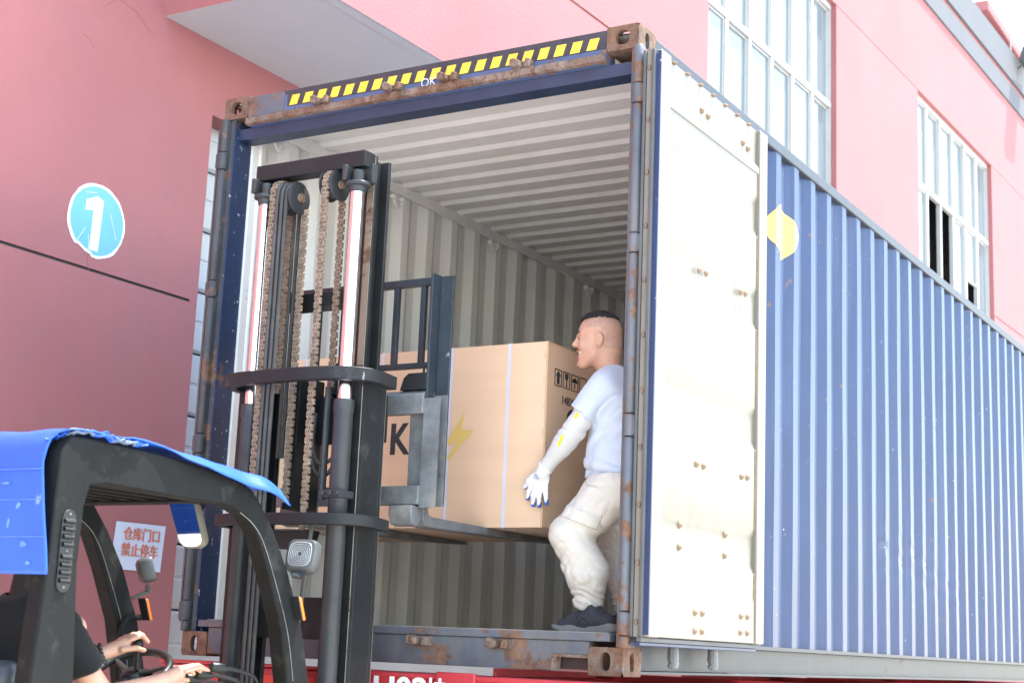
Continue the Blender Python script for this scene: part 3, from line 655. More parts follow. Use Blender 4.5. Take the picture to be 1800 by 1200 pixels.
# ================================================================== forklift
FX = 1.045
fk = thing('forklift', (FX, -1.6, 0), 'black counterbalance forklift with raised mast in front of the container', 'forklift')
def ibeam(mb, xo, xi, y0, y1, z0, z1, t=.02, web_at=None):
    # flanges at y0 and y1 running xo..xi, web near xo unless given
    mb.box((xo, y0, z0), (xi, y0+t, z1)); mb.box((xo, y1-t, z0), (xi, y1, z1))
    w = web_at if web_at is not None else xo; sgn = 1 if xi > xo else -1
    mb.box((w, y0+t, z0), (w + sgn*t, y1-t, z1))
OR, OL = 1.372, .668        # outer faces of the outer mast
for s, xo in ((-1, OR), (1, OL)):
    m = MB(); ibeam(m, xo, xo + s*.115, -.48, -.30, .22, 2.76, .022); part('outer_mast_rail', m, M['mast'], fk, bevel=.003)
    m = MB(); ibeam(m, xo + s*.026, xo + s*.135, -.452, -.328, 1.15, 3.77, .020, xo + s*.07); part('inner_mast_rail', m, M['mast'], fk, bevel=.003)
    m = MB(); a, b = sorted((xo + s*.030, xo + s*.062)); m.box((a, -.4535, 2.80), (b, -.4522, 3.74)); part('worn_track', m, M['mast_worn'], fk)
    m = MB(); m.box((xo + s*.075, -.4545, 2.78), (xo + s*.079, -.4522, 3.76)); m.box((xo + s*.11, -.4545, 2.78), (xo + s*.114, -.4522, 3.76)); part('rail_groove', m, M['cyl'], fk)
for x, y, z0, z1 in ((1.2585,-.4806,.3,2.70),(1.3705,-.4806,.3,2.70),(1.3705,-.3000,.3,2.74),(1.2385,-.4526,2.78,3.76),(1.3452,-.4526,2.78,3.76),(.7815,-.4806,.3,2.70)):
    m = MB(); m.tube([(x,y,z0),(x,y,(z0+z1)/2),(x,y,z1)], .0016, 6); part('worn_edge_highlight', m, M['mast_worn'], fk)  # thin bare-metal strips along rail corners, chamfer highlights put into the colour
m = MB(); m.box((.715, -.535, 3.70), (1.345, -.455, 3.775)); part('top_tie', m, M['mast'], fk, bevel=.004)
m = MB(); m.box((.80, -.325, 3.10), (1.24, -.30, 3.19)); part('inner_cross_member', m, M['mast'], fk, bevel=.004)
m = MB(); m.box((.78, -.44, 1.60), (1.26, -.40, 1.78)); part('outer_cross_member', m, M['mast'], fk, bevel=.004)
m = MB(); m.box((.78, -.44, .30), (1.26, -.38, .50)); part('outer_cross_member', m, M['mast'], fk, bevel=.004)
def strap_path(mb, pts, w, h):
    # flat bar swept along a plan curve
    P = [Vector(p) for p in pts]; n = len(P); vs = []
    for i, p in enumerate(P):
        t = (P[min(i+1, n-1)] - P[max(i-1, 0)]).normalized(); a = Vector((t.y, -t.x, 0)).normalized()
        for da, dz in ((-w/2, -h/2), (w/2, -h/2), (w/2, h/2), (-w/2, h/2)): vs.append(p + a*da + Vector((0, 0, dz)))
    fs = [(i*4+j, i*4+(j+1) % 4, (i+1)*4+(j+1) % 4, (i+1)*4+j) for i in range(n-1) for j in range(4)] + [(3,2,1,0), ((n-1)*4, (n-1)*4+1, (n-1)*4+2, (n-1)*4+3)]
    mb.add(vs, fs)
def smooth_pts(P, n=8):
    P = [Vector(p) for p in P]; out = []
    for i in range(len(P)-1):
        p0, p1, p2, p3 = P[max(i-1,0)], P[i], P[i+1], P[min(i+2, len(P)-1)]
        for k in range(n):
            t = k/n; out.append(.5*((2*p1) + (-p0+p2)*t + (2*p0-5*p1+4*p2-p3)*t*t + (-p0+3*p1-3*p2+p3)*t**3))
    out.append(P[-1]); return out
for z, h, nm in ((2.735, .058, 'mast_guard'), (2.105, .05, 'mast_guard')):
    m = MB(); strap_path(m, smooth_pts([(1.445,-.36,z-.01),(1.435,-.50,z),(1.37,-.60,z),(1.20,-.64,z),(.95,-.64,z),(.77,-.62,z),(.685,-.56,z),(.66,-.42,z)]), .05, h); part(nm, m, M['mast'], fk, bevel=.004)
for x, rbd, rrd in ((1.312, .043, .033), (.785, .040, .030)):
    m = MB(); m.tube([(x,-.53,.3),(x,-.53,2.575),(x,-.53,2.58),(x,-.53,2.63),(x,-.53,2.635)], [rbd,rbd,rbd*1.08,rbd*1.08,rrd*1.1], 24); c = part('lift_cylinder', m, M['cyl'], fk)
    m = MB(); m.cyl((x,-.53,2.6),(x,-.53,3.60),rrd,28); part('piston_rod', m, M['chrome'], c)
    m = MB(); m.tube([(x,-.53,3.575),(x,-.53,3.60),(x,-.53,3.605),(x,-.53,3.62),(x,-.53,3.625),(x,-.53,3.68)], [.036,.042,.058,.058,.026,.026], 24); m.box((x-.05,-.49,3.63),(x+.05,-.455,3.72)); m.box((x-.055,-.58,3.628),(x-.035,-.455,3.70)); part('rod_head', m, M['cyl'], c, bevel=.003)
m = MB(); m.box((1.255,-.585,2.20),(1.36,-.48,2.235)); 
for k in range(3): m.cyl((1.27+k*.04,-.60,2.218),(1.27+k*.04,-.58,2.218),.012,8)
part('cylinder_clamp', m, M['cyl'], fk, bevel=.004)
# sheaves
def sheave(x, y, z, r, w):
    m = MB(); m.tube([(x-w/2,y,z),(x-w/2+.004,y,z),(x-w/2+.012,y,z),(x-w/2+.014,y,z),(x+w/2-.014,y,z),(x+w/2-.012,y,z),(x+w/2-.004,y,z),(x+w/2,y,z)], [r*.9,r,r,r*.8,r*.8,r,r,r*.9], 32)
    s_ = part('chain_sheave', m, M['cyl'], fk)
    m = MB(); m.cyl((x+w/2-.002,y,z),(x+w/2+.012,y,z),r*.28,12); m.cyl((x-w/2-.03,y,z),(x+w/2+.02,y,z),r*.16,10); part('sheave_pin', m, M['bolt'], s_)
sheave(1.155, -.50, 3.635, .073, .075); sheave(.925, -.50, 3.60, .076, .075)
# leaf chains: real link plates, joined because the links are only a few pixels each
def chain(x, path, w=.029, pitch=.019, phase=0):
    P = [Vector((x, a, b)) for a, b in path]; L = [0]
    for a, b in zip(P[:-1], P[1:]): L.append(L[-1] + (b-a).length)
    def at(d):
        for i in range(len(L)-1):
            if d <= L[i+1]: return P[i].lerp(P[i+1], (d-L[i])/(L[i+1]-L[i]))
        return P[-1]
    m = MB(); n = int(L[-1]/pitch)
    for k in range(n):
        a, b = at(k*pitch), at((k+1)*pitch); d = (b-a).normalized(); nrm = Vector((0, d.z, -d.y)); e = .0045; hh = .0092
        for off in ((-w/2, -w/6, w/6) if k % 2 else (-w/3, 0, w/3, w/2)):
            pa, pb = a - d*e, b + d*e; o = Vector((off, 0, 0)); t = Vector((.0042, 0, 0)); ring_ = []
            mid = (pa+pb)/2; q = [pa - nrm*hh*.55, pa - nrm*hh*.9 + d*.006, mid - nrm*hh*.68, pb - nrm*hh*.9 - d*.006, pb - nrm*hh*.55, pb + nrm*hh*.55, pb + nrm*hh*.9 - d*.006, mid + nrm*hh*.68, pa + nrm*hh*.9 + d*.006, pa + nrm*hh*.55]
            vs = [p+o for p in q] + [p+o+t for p in q]; c = len(q)
            m.add(vs, [tuple(range(c))[::-1], tuple(range(c, 2*c))] + [(i, (i+1) % c, c+(i+1) % c, c+i) for i in range(c)])
        m.cyl(a - Vector((w/2+.001,0,0)), a + Vector((w/2+.0075,0,0)), .0042, 6)
    return part('lift_chain', m, M['chain'], fk, kind='stuff', smooth=0)
def over(y0, zb, yc, zc, r, zb2):
    arc = [(yc - r*math.cos(a), zc + r*math.sin(a)) for a in np.linspace(0, math.pi, 12)]
    return [(y0, zb)] + arc + [(yc + r + .002, zb2)]
chain(1.155, over(-.565, 2.16, -.50, 3.635, .066, 2.70)); chain(.855, over(-.565, 2.16, -.50, 3.62, .066, 2.70))
chain(.962, [(-.46, 2.2), (-.46, 2.9), (-.46, 3.55)])
m = MB(); m.tube([(1.155,-.565,2.165),(1.155,-.565,2.13),(1.155,-.565,2.05)], [.016,.013,.013], 10); m.cyl((1.155,-.565,2.09),(1.155,-.565,2.075),.02,6); part('chain_anchor', m, M['chain'], fk)
m = MB(); m.tube([(.855,-.565,2.165),(.855,-.565,2.13),(.855,-.565,2.05)], [.016,.013,.013], 10); m.cyl((.855,-.565,2.09),(.855,-.565,2.075),.02,6); part('chain_anchor', m, M['chain'], fk)
m = MB(); m.prism([(1.0,2.06),(1.22,2.06),(1.2,2.0),(1.14,1.975),(1.05,1.98)], 1, -.60, -.52); part('anchor_bracket', m, M['mast'], fk, bevel=.004)
# hydraulic hoses over the left sheave
for dx, dy in ((.0, 0), (.021, .008), (.042, .014)):
    m = MB(); x = .888 + dx
    P = [(x, -.575+dy, 1.2), (x, -.575+dy, 3.58)] + [(x, -.50 - .075*math.cos(a)+dy, 3.60 + .075*math.sin(a)) for a in np.linspace(.3, math.pi-.3, 8)] + [(x-.01, -.43+dy, 3.55), (x-.012, -.43+dy, 2.4)]
    m.tube(P, .0095, 10); part('hydraulic_hose', m, M['hose'], fk)
m = MB(); m.tube(smooth_pts([(.98,-.30,2.62),(1.0,-.33,2.45),(1.06,-.34,2.38),(1.13,-.32,2.43),(1.17,-.28,2.55)]), .009, 8); part('hydraulic_hose', m, M['hose'], fk)
m = MB(); m.tube(smooth_pts([(.97,-.30,2.5),(1.02,-.34,2.36),(1.10,-.35,2.33),(1.16,-.31,2.45)]), .009, 8); part('hydraulic_hose', m, M['hose'], fk)
m = MB(); m.tube(smooth_pts([(1.235,-.60,2.10),(1.225,-.62,1.8),(1.20,-.62,1.5),(1.19,-.60,1.1)]), .010, 8); part('hydraulic_hose', m, M['hose'], fk)
m = MB(); m.tube([(1.20,-.50,2.70),(1.20,-.50,2.2)], .016, 10); part('tilt_pipe', m, M['cyl'], fk)
# carriage and load backrest
m = MB(); m.prism([(-.13,2.63),(-.075,2.63),(-.075,2.74),(-.10,2.74),(-.13,2.72)], 0, .50, 1.455); cg = part('carriage_bar', m, M['carriage'], fk, bevel=.005)
m = MB(); m.box((.50,-.13,2.215),(1.455,-.075,2.30)); part('carriage_bar', m, M['carriage'], fk, bevel=.005)
for x in (.86, 1.20):
    m = MB(); m.box((x-.03,-.32,2.18),(x+.03,-.13,2.80)); part('carriage_plate', m, M['mast'], fk, bevel=.006)
m = MB(); m.box((.80,-.16,2.50),(1.26,-.12,2.72)); m.box((.93,-.17,2.73),(1.13,-.10,2.83)); m.cyl((.985,-.15,2.83),(.985,-.15,2.87),.016,8); m.cyl((.96,-.15,2.875),(1.01,-.15,2.875),.01,8); part('sideshift_block', m, M['mast'], fk, bevel=.006)
for x, s in ((1.455, 1), (.555, -1)):
    m = MB(); m.box((x,-.115,2.205),(x+s*.012,-.04,3.29)); m.box((x+s*.012,-.052,2.215),(x+s*.085,-.04,3.285)); p = part('backrest_post', m, M['back_blue'], fk, bevel=.003)
    m = MB(); m.box((x-.001,-.118,2.20),(x+s*.088,-.1155,2.70)); m.box((x+s*.012,-.055,2.21),(x+s*.0865,-.0525,2.72)); part('dusty_flange', m, M['carriage'], p)
    for z in (2.62, 2.68, 2.27, 2.31):
        m = MB(); m.cyl((x+s*.03,-.075,z),(x+s*.03,-.05,z),.014,6); part('bolt', m, M['rust_edge'], p)
m = MB(); m.bar((.56,-.06,3.262),(1.455,-.06,3.262),.035,.035); part('backrest_rail', m, M['back_blue'], fk, bevel=.003)
m = MB(); m.bar((.56,-.06,2.865),(1.455,-.06,2.865),.035,.025); part('backrest_rail', m, M['back_blue'], fk, bevel=.003)
for x in (1.385, 1.232, 1.08, .925, .77, .62):
    m = MB(); m.box((x-.013,-.073,2.878),(x+.013,-.047,3.245)); part('backrest_bar', m, M['back_blue'], fk, bevel=.002)
# lever block on the upper carriage bar
m = MB(); m.prism([(1.315,2.742),(1.46,2.742),(1.46,2.82),(1.36,2.82),(1.335,2.80)], 1, -.12, -.06); m.cyl((1.425,-.09,2.82),(1.425,-.09,2.85),.006,8); part('fork_stop', m, M['mast'], fk, bevel=.006)
def fork(x0, x1, tip):
    m = MB(); xm = (x0+x1)/2
    prof_ = [(-.072,2.75),(-.030,2.75),(-.030,2.20),(-.02,2.178),(.01,2.170),(tip,2.160),(tip,2.150),(tip-.35,2.138),(.05,2.122),(-.04,2.125),(-.066,2.15)]
    n = len(prof_); 
    def wx(y, s): 
        k = max(0, (y-(tip-.25))/.25); return xm + s*(x1-x0)/2*(1-.45*k)
    m.add([(wx(y,-1), y, z) for y, z in prof_] + [(wx(y,1), y, z) for y, z in prof_], [tuple(range(n))[::-1], tuple(range(n,2*n))] + [(i,(i+1)%n,n+(i+1)%n,n+i) for i in range(n)])
    f = part('fork', m, M['carriage'], fk, bevel=.004)
    m = MB(); m.prism([(-.16,2.21),(-.06,2.21),(-.06,2.17),(-.10,2.115),(-.14,2.125),(-.16,2.17)], 0, x0-.03, x1-.005); part('fork_hook', m, M['carriage'], f, bevel=.006)
fork(1.348, 1.448, 1.35); fork(.72, .82, 1.35)
# overhead guard
outer = [(-2.31,1.0),(-2.345,1.43),(-2.32,1.80),(-2.305,2.17),(-2.27,2.225),(-2.18,2.228),(-1.80,2.214),(-1.49,2.186),(-1.40,2.170),(-1.34,2.145),(-1.29,2.10),(-1.204,2.008),(-1.10,1.862),(-.988,1.648),(-.919,1.44),(-.80,.95)]
inner = [(-.94,.95),(-1.054,1.44),(-1.11,1.644),(-1.215,1.855),(-1.295,1.99),(-1.36,2.045),(-1.46,2.075),(-1.78,2.076),(-2.10,2.082),(-2.165,2.07),(-2.185,2.0),(-2.19,1.80),(-2.158,1.43),(-2.13,1.0)]
sides = []
for x0, x1 in ((1.445, 1.52), (.572, .647)):
    m = MB(); m.prism(outer + inner, 0, x0, x1); sides.append(part('guard_side_frame', m, M['guard'], fk, bevel=.008))
    m = MB(); xx = x1 + .001 if x0 > 1 else x1 + .001
    m.tube(smooth_pts([(xx, y + .016, z - .004) for y, z in [(-1.42,2.058),(-1.34,2.02),(-1.275,1.96),(-1.195,1.83),(-1.092,1.63),(-1.036,1.44)]]), .0018, 5); part('weld_seam', m, M['carriage'], sides[-1])
for k in range(8):
    x = .70 + k*.098; m = MB(); m.prism([(x-.02,2.10),(x+.02,2.10),(x+.02,2.17),(x+.012,2.17),(x+.012,2.112),(x-.012,2.112),(x-.012,2.17),(x-.02,2.17)], 1, -2.20, -1.44); part('roof_slat', m, M['guard'], fk)
m = MB(); m.box((.647,-1.46,2.09),(1.445,-1.38,2.16)); part('guard_cross_bar', m, M['guard'], fk, bevel=.006)
m = MB(); m.box((.647,-2.29,2.09),(1.445,-2.19,2.18)); part('guard_cross_bar', m, M['guard'], fk, bevel=.006)
# vent plate with eight louvres on the rear pillar
m = MB(); X = 1.521; P = []
for k in range(16):
    a = 2*math.pi*k/16; P.append((.030*math.cos(a), .030*math.sin(a)))
def vent_yz(u, v): return (-2.249 + .010*v/.12*0 + u, 1.847 + v)
out = [vent_yz(u, v + .105) for u, v in P[:9]] + [vent_yz(u, v - .105) for u, v in P[8:]+P[:1]]
m.prism(out, 0, X-.002, X+.004); vp = part('vent_plate', m, M['plastic'], fk, bevel=.002)
for k in range(8):
    z = 1.745 + k*.0255 + (.014 if k > 3 else 0)
    m = MB(); m.grid(lambda u, v: (X+.004 + .010*math.sin(math.pi*(u**.7)), -2.249 - .022 + .044*v, z + .018*u - .002), 7, 6); part('louvre', m, M['plastic'], vp, recalc=False)
for v in (-.118, 0, .118):
    m = MB(); m.sphere((X+.004, -2.249, 1.848+v), .005, 8, 6); part('screw', m, M['carriage'], vp)
# head lamps and indicators
def work_lamp(c, yaw, pitch, lens, name, hs=.062):
    Rm = Euler((0, pitch, yaw)).to_matrix(); C0 = Vector(c)
    T = lambda p: C0 + Rm @ Vector(p)
    h = hs; sq = oval(h, h, 24, 5)
    m = MB(); vs = []; lay = [(-.036,.70),(-.032,.88),(-.018,.98),(.0,1),(.018,1),(.022,.97)]
    for d, s in lay: vs += [T((d, u*s, v*s)) for u, v in sq]
    n = 24; fs = [(i*n+j, i*n+(j+1)%n, (i+1)*n+(j+1)%n, (i+1)*n+j) for i in range(len(lay)-1) for j in range(n)] + [tuple(range(n))[::-1], tuple((len(lay)-1)*n+j for j in range(n))]
    m.add(vs, fs); b = part('work_lamp', m, M['lamp_body'], fk)
    for k in range(7):
        s = .16 + .11*k; m = MB(); q = oval(h*s, h*s, 24, 3.6); m.tube([T((-.0365 if s < .72 else -.0365 + .10*(s-.72), u, v)) for u, v in q], .0026, 6, closed=True); part('lamp_rib', m, M['lamp_body'] if not lens else M['lamp_lens'], b)
    m = MB(); q = oval(h*.88, h*.88, 24, 4.5); m.add([T((.0228, u, v)) for u, v in q], [tuple(range(24))]); part('lamp_glass', m, M['lamp_lens'], b, recalc=False)
    m = MB(); m.bar(T((-.015,0,-.06)), T((-.015,0,-.09)), .05, .012); m.cyl(T((-.015,-.03,-.075)), T((-.015,.03,-.075)), .008, 8); m.bar(T((-.015,0,-.088)), T((-.09,-.02,-.10)), .02, .012); part('lamp_bracket', m, M['cyl'], b)
work_lamp((1.55, -1.045, 1.915), R(104), R(14), True, '', .066)
work_lamp((.635, -.945, 1.862), R(52), R(-18), False, '', .056)
for x, y, z in ((1.53, -1.045, 1.715), (.66, -.975, 1.695)):
    m = MB(); m.prism([(y-.012,z+.045),(y+.008,z+.045),(y+.045,z-.045),(y+.025,z-.045)], 0, x-.018, x+.022); il = part('indicator', m, M['orange'], fk, bevel=.006)
    m = MB(); m.prism([(y-.020,z+.045),(y-.013,z+.045),(y+.024,z-.045),(y+.017,z-.045)], 0, x-.018, x+.022); part('indicator_base', m, M['plastic'], il)
# rear-view mirror
mr = [(1.166, 2.118), (1.272, 2.128), (1.316, 1.927), (1.22, 1.92)]
def rounded(poly, r, n=5):
    out = []; k = len(poly)
    for i in range(k):
        p, a, b = Vector(poly[i]), Vector(poly[i-1]), Vector(poly[(i+1) % k]); d1 = (a-p).normalized()*r; d2 = (b-p).normalized()*r
        for t in np.linspace(0, 1, n): out.append(tuple((p+d1)*(1-t)**2 + p*2*t*(1-t) + (p+d2)*t*t))
    return out
rr_ = rounded(mr, .038)
cxm = sum(p[0] for p in rr_)/len(rr_); czm = sum(p[1] for p in rr_)/len(rr_)
m = MB(); n = len(rr_); vs = []
tilt = lambda x, z, d: (x, -1.38 + .30*(x-1.244) - .16*(z-2.024) + d, z)
for s, d in ((.97,-.012),(1.0,-.006),(1.0,.012),(.9,.03)): vs += [tilt(cxm+(x-cxm)*s, czm+(z-czm)*s, d) for x, z in rr_]
m.add(vs, [(i*n+j, i*n+(j+1)%n, (i+1)*n+(j+1)%n, (i+1)*n+j) for i in range(3) for j in range(n)] + [tuple(3*n+j for j in range(n)), tuple(range(n))[::-1]]); mo = part('rear_view_mirror', m, M['mirror_rim'], fk)
m = MB(); m.add([tilt(cxm+(x-cxm)*.93, czm+(z-czm)*.95, -.0135) for x, z in rr_], [tuple(range(n))[::-1]]); part('mirror_glass', m, M['mirror'], mo, recalc=False)
m = MB(); m.tube([(1.25,-1.345,2.04),(1.27,-1.33,2.09),(1.28,-1.42,2.11)], .010, 8); part('mirror_arm', m, M['guard'], mo)
# body, seat, controls
m = MB(); m.prism([(-2.7,.45),(-2.78,.75),(-2.72,1.10),(-2.35,1.18),(-2.3,.98),(-1.62,.98),(-1.60,.62),(-.95,.62),(-.95,.40),(-2.2,.35)], 0, .50, 1.59); part('chassis_body', m, M['yellow_body'], fk, bevel=.03)
m = MB(); m.prism([(-1.10,.62),(-.86,.62),(-.86,.95),(-.92,1.32),(-1.02,1.36),(-1.14,1.30),(-1.10,1.0)], 0, .66, 1.43); part('dashboard', m, M['truck_body'], fk, bevel=.02)
m = MB(); m.prism([(-2.06,1.0),(-2.02,1.14),(-1.58,1.16),(-1.54,1.04),(-1.60,.99)], 0, .78, 1.30); st = part('seat', m, M['seat'], fk, bevel=.03, seg=3)
m = MB(); m.prism([(-2.02,1.08),(-2.20,1.10),(-2.26,1.44),(-2.22,1.50),(-2.13,1.46),(-2.04,1.18)], 0, .80, 1.30); part('seat_back', m, M['seat'], fk, bevel=.04, seg=3)
m = MB(); m.cyl((.98,-1.0,1.0),(.98,-1.30,1.41),.05,16); m.tube([(.98,-1.22,1.30),(.98,-1.31,1.425)], [.085,.06], 16); part('steering_column', m, M['plastic'], fk)
SC = Vector((.97,-1.335,1.447)); sn = Vector((.10,-.50,.86)).normalized(); sa = sn.cross(Vector((0,0,1))).normalized(); sb = sn.cross(sa)
sp = lambda a, r, h=0: SC + sa*(r*math.cos(a)) + sb*(r*math.sin(a)) + sn*h
m = MB(); m.tube([sp(a, .150) for a in np.linspace(0, 2*math.pi, 48, endpoint=False)], .0155, 12, closed=True); sw = part('steering_wheel', m, M['plastic'], fk)
for a in (R(75), R(200), R(325)):
    m = MB(); m.tube([sp(a, .02, -.012), sp(a, .08, -.01), sp(a, .148)], [.024, .017, .012], 10, squash=.5); part('wheel_spoke', m, M['plastic'], sw)
m = MB(); m.tube([SC - sn*.03, SC - sn*.015, SC + sn*.004, SC + sn*.008], [.05, .045, .035, .01], 18); part('wheel_hub', m, M['plastic'], sw)
KN = Vector((1.0, -1.335, 1.555))
for i, (x, y, z, dx) in enumerate(((1.335,-1.25,1.478,.05), (1.285,-1.27,1.452,.045), (1.24,-1.28,1.432,.04))):
    m = MB(); m.tube(smooth_pts([(x,y,z),(x+dx*.8,y+.09,z-.012),(x+dx*1.3,y+.16,z-.05),(x+dx*1.4,y+.19,z-.22),(x+dx,y+.22,z-.5)]), .0075, 8); lv = part('control_lever', m, M['plastic'], fk)
    m = MB(); m.tube([(x-.018,y-.028,z+.004),(x-.012,y-.02,z+.003),(x,y,z),(x+.012,y+.022,z-.003),(x+.02,y+.035,z-.005)], [.010,.019,.021,.016,.009], 14); part('lever_knob', m, M['plastic'], lv)
m = MB(); m.tube(smooth_pts([(.655,-.985,1.66),(.665,-1.06,1.655),(.668,-1.10,1.60),(.668,-1.095,1.40),(.66,-1.03,1.2)]), .013, 10); part('grab_handle', m, M['guard'], fk)
wm = MB(); wm.tube([(-.10,0,0),(-.09,0,0),(-.05,0,0),(.05,0,0),(.09,0,0),(.10,0,0)], [.24,.31,.33,.33,.31,.24], 30); wme2 = wm.mesh('wheel', M['tyre'])
hm = MB(); hm.tube([(-.105,0,0),(-.08,0,0),(.08,0,0),(.105,0,0)], [.06,.19,.19,.06], 20); hme2 = hm.mesh('wheel_rim', M['yellow_body'])
for x, y, k in ((.52,-.62,1),(1.57,-.62,1),(.56,-2.30,.8),(1.53,-2.30,.8)):
    w = link('wheel', wme2, fk, (x, y, .33*k)); w.scale = (k, k, k); h = bpy.data.objects.new('wheel_rim', hme2); COL.objects.link(h); h.parent = w

# ================================================================== blue tarpaulin on the guard
rt = random.Random(11)
tp = [(-2.352,1.765),(-2.350,1.85),(-2.352,1.95),(-2.350,2.05),(-2.345,2.13),(-2.325,2.20),(-2.28,2.240),(-2.18,2.250),(-2.0,2.244),(-1.8,2.236),(-1.6,2.218),(-1.49,2.206),(-1.38,2.192),(-1.30,2.180),(-1.235,2.168),(-1.20,2.15)]
tpp = [p for p in smooth_pts([(0, a, b) for a, b in tp], 4)]
nT, nX = len(tpp), 90
def tarp_pt(i, j):
    p = tpp[i]; u = j/(nX-1); s = i/(nT-1)
    roof = p.y > -2.30
    right = 1.482 + .075*min(1, max(0, (2.13-p.z)/.36)) if not roof else 1.53 + .008*math.sin(s*31) + .045*max(0, (s-.45)/.55)
    left = .53
    x = left + (right-left)*u
    e = max(0, (u-.965)/.035)
    z = p.z; y = p.y
    if roof:
        k = min(1, max(0, (y+1.95)/.55)); k = k*k*(3-2*k)
        z += .003*math.sin(x*23+y*11) + .002*math.sin(y*37) + .006*e*math.sin(y*16+1)*(1-k) + .010*k - .060*e*k
        x += .02*e*k
    else:
        y += .003*math.sin(x*5+z*3) - .006*abs(math.sin((z-1.765)*math.pi/.118))**6*0
    return (x, y, z)
m = MB(); m.grid(lambda a, b: tarp_pt(round(a*(nT-1)), round(b*(nX-1))), nT, nX)
to = part('tarpaulin', m, M['tarp'], None, recalc=False, smooth=60)
to.modifiers.new('solid', 'SOLIDIFY').thickness = .005
for z in (1.885, 2.005, 2.105):
    m = MB(); m.box((.54, -2.3585, z-.0012), (1.478+.075*min(1, max(0, (2.13-z)/.36)), -2.353, z+.0012)); part('fold_line', m, M['tarp_scuff'], to)
for (x, z, w, h) in ((1.40,1.985,.012,.018),(1.44,1.86,.02,.012),(1.33,2.06,.03,.006),(1.36,1.93,.008,.022),(1.47,1.80,.018,.008),(1.29,1.80,.014,.006),(1.20,1.90,.02,.01)):
    m = MB(); q = [(x + w*math.cos(a)*rt.uniform(.4,1), z + h*math.sin(a)*rt.uniform(.4,1)) for a in np.linspace(0, 6.28, 14, endpoint=False)]; m.prism(q, 1, -2.3592, -2.352); part('scuff_mark', m, M['tarp_scuff'], to, smooth=0)
tag(to, 'bright blue tarpaulin draped over the forklift roof', 'tarpaulin')
m = MB()   # ragged turned-up edge at the rear right corner
for k in range(3):
    a = k*.02; q = smooth_pts([(1.47-a*.2,-2.33+a,2.205+.004*k),(1.50,-2.27+a,2.232+.005*k),(1.53,-2.19+a*1.5,2.238+.004*k),(1.54,-2.09+a*1.4,2.232),(1.535,-1.98+a,2.236)], 6)
    m.tube([(x+rt.uniform(-.006,.006), y, z+rt.uniform(-.008,.008)) for x, y, z in q], [.004+.008*rt.random() for _ in q], 7, squash=.5)
part('frayed_fold', m, [M['tarp'], M['tarp_under']], to)
bpy.data.objects['frayed_fold'].data.polygons.foreach_set('material_index', [1 if (i//40) % 2 else 0 for i in range(len(bpy.data.objects['frayed_fold'].data.polygons))])

# ================================================================== cardboard carton
BX0, BX1, BY0, BY1, BZ0, BZ1 = .13, 1.745, .50, 1.36, 2.166, 3.066
bxo = thing('cardboard_box', ((BX0+BX1)/2, (BY0+BY1)/2, BZ0), 'large brown cardboard carton with white straps and yellow lightning bolt on the forks', 'box')
m = MB(); n = 14
def bulge(x, z): return -.006*math.sin(math.pi*(x-BX0)/(BX1-BX0))*math.sin(math.pi*(z-BZ0)/(BZ1-BZ0))
m.grid(lambda u, v: (BX0+(BX1-BX0)*u, BY0+bulge(BX0+(BX1-BX0)*u, BZ0+(BZ1-BZ0)*v), BZ0+(BZ1-BZ0)*v), n, n)
m.grid(lambda u, v: (BX1+.004*math.sin(math.pi*u)*math.sin(math.pi*v), BY0+(BY1-BY0)*u, BZ0+(BZ1-BZ0)*v), n, n)
m.add([(BX0,BY0,BZ0),(BX1,BY0,BZ0),(BX1,BY1,BZ0),(BX0,BY1,BZ0)], [(0,3,2,1)]); m.add([(BX0,BY0,BZ1),(BX1,BY0,BZ1),(BX1,BY1,BZ1),(BX0,BY1,BZ1)], [(0,1,2,3)])
m.add([(BX0,BY0,BZ0),(BX0,BY1,BZ0),(BX0,BY1,BZ1),(BX0,BY0,BZ1)], [(0,1,2,3)]); m.add([(BX0,BY1,BZ0),(BX1,BY1,BZ0),(BX1,BY1,BZ1),(BX0,BY1,BZ1)], [(0,1,2,3)])
part('carton_body', m, M['card'], bxo, smooth=30)
m = MB(); m.tube([(BX1-.004,BY0+.003,BZ0),(BX1-.003,BY0+.003,BZ0+.3),(BX1-.005,BY0+.004,BZ0+.6),(BX1-.004,BY0+.003,BZ1)], .006, 8); m.tube([(BX1-.003,BY0,BZ1-.003),(BX1-.003,BY0+.4,BZ1-.004),(BX1-.003,BY1,BZ1-.003)], .006, 8); m.tube([(BX1-.003,BY0,BZ0+.003),(BX1-.003,BY1,BZ0+.003)], .005, 8); part('board_edge', m, M['card_edge'], bxo)
for x in (.27, .77, 1.193, 1.529):
    m = MB(); w = .010; f = lambda z, o: (BY0 + bulge(x, z) - o)
    zz = np.linspace(BZ0, BZ1, 10); vs = []
    for z in zz: vs += [(x-w, f(z,.0018), z), (x+w, f(z,.0018), z)]
    m.add(vs, [(2*i, 2*i+1, 2*i+3, 2*i+2) for i in range(9)]); m.box((x-w, BY0-.002, BZ1+.0005), (x+w, BY1+.002, BZ1+.0025)); m.box((x-w, BY0-.002, BZ0-.0025), (x+w, BY1+.002, BZ0-.0005))
    part('strap', m, M['strap'], bxo, recalc=False)
for k in range(7):
    for j in range(2):
        m = MB(); z = BZ0+.07+k*.125+j*.018; m.bar((BX1-.022,BY0-.001,z),(BX1-.008,BY0-.001,z+.012),.002,.003); part('staple', m, M['staple'], bxo)
def on_front(name, poly, mt): 
    m = MB(); m.prism(poly, 1, BY0-.0072, BY0-.0064); part(name, m, mt, bxo, smooth=0)
on_front('lightning_bolt', [(1.29,2.745),(1.193,2.60),(1.193,2.575),(1.255,2.59),(1.193,2.515),(1.198,2.495),(1.342,2.642),(1.268,2.648)], M['print_yellow'])
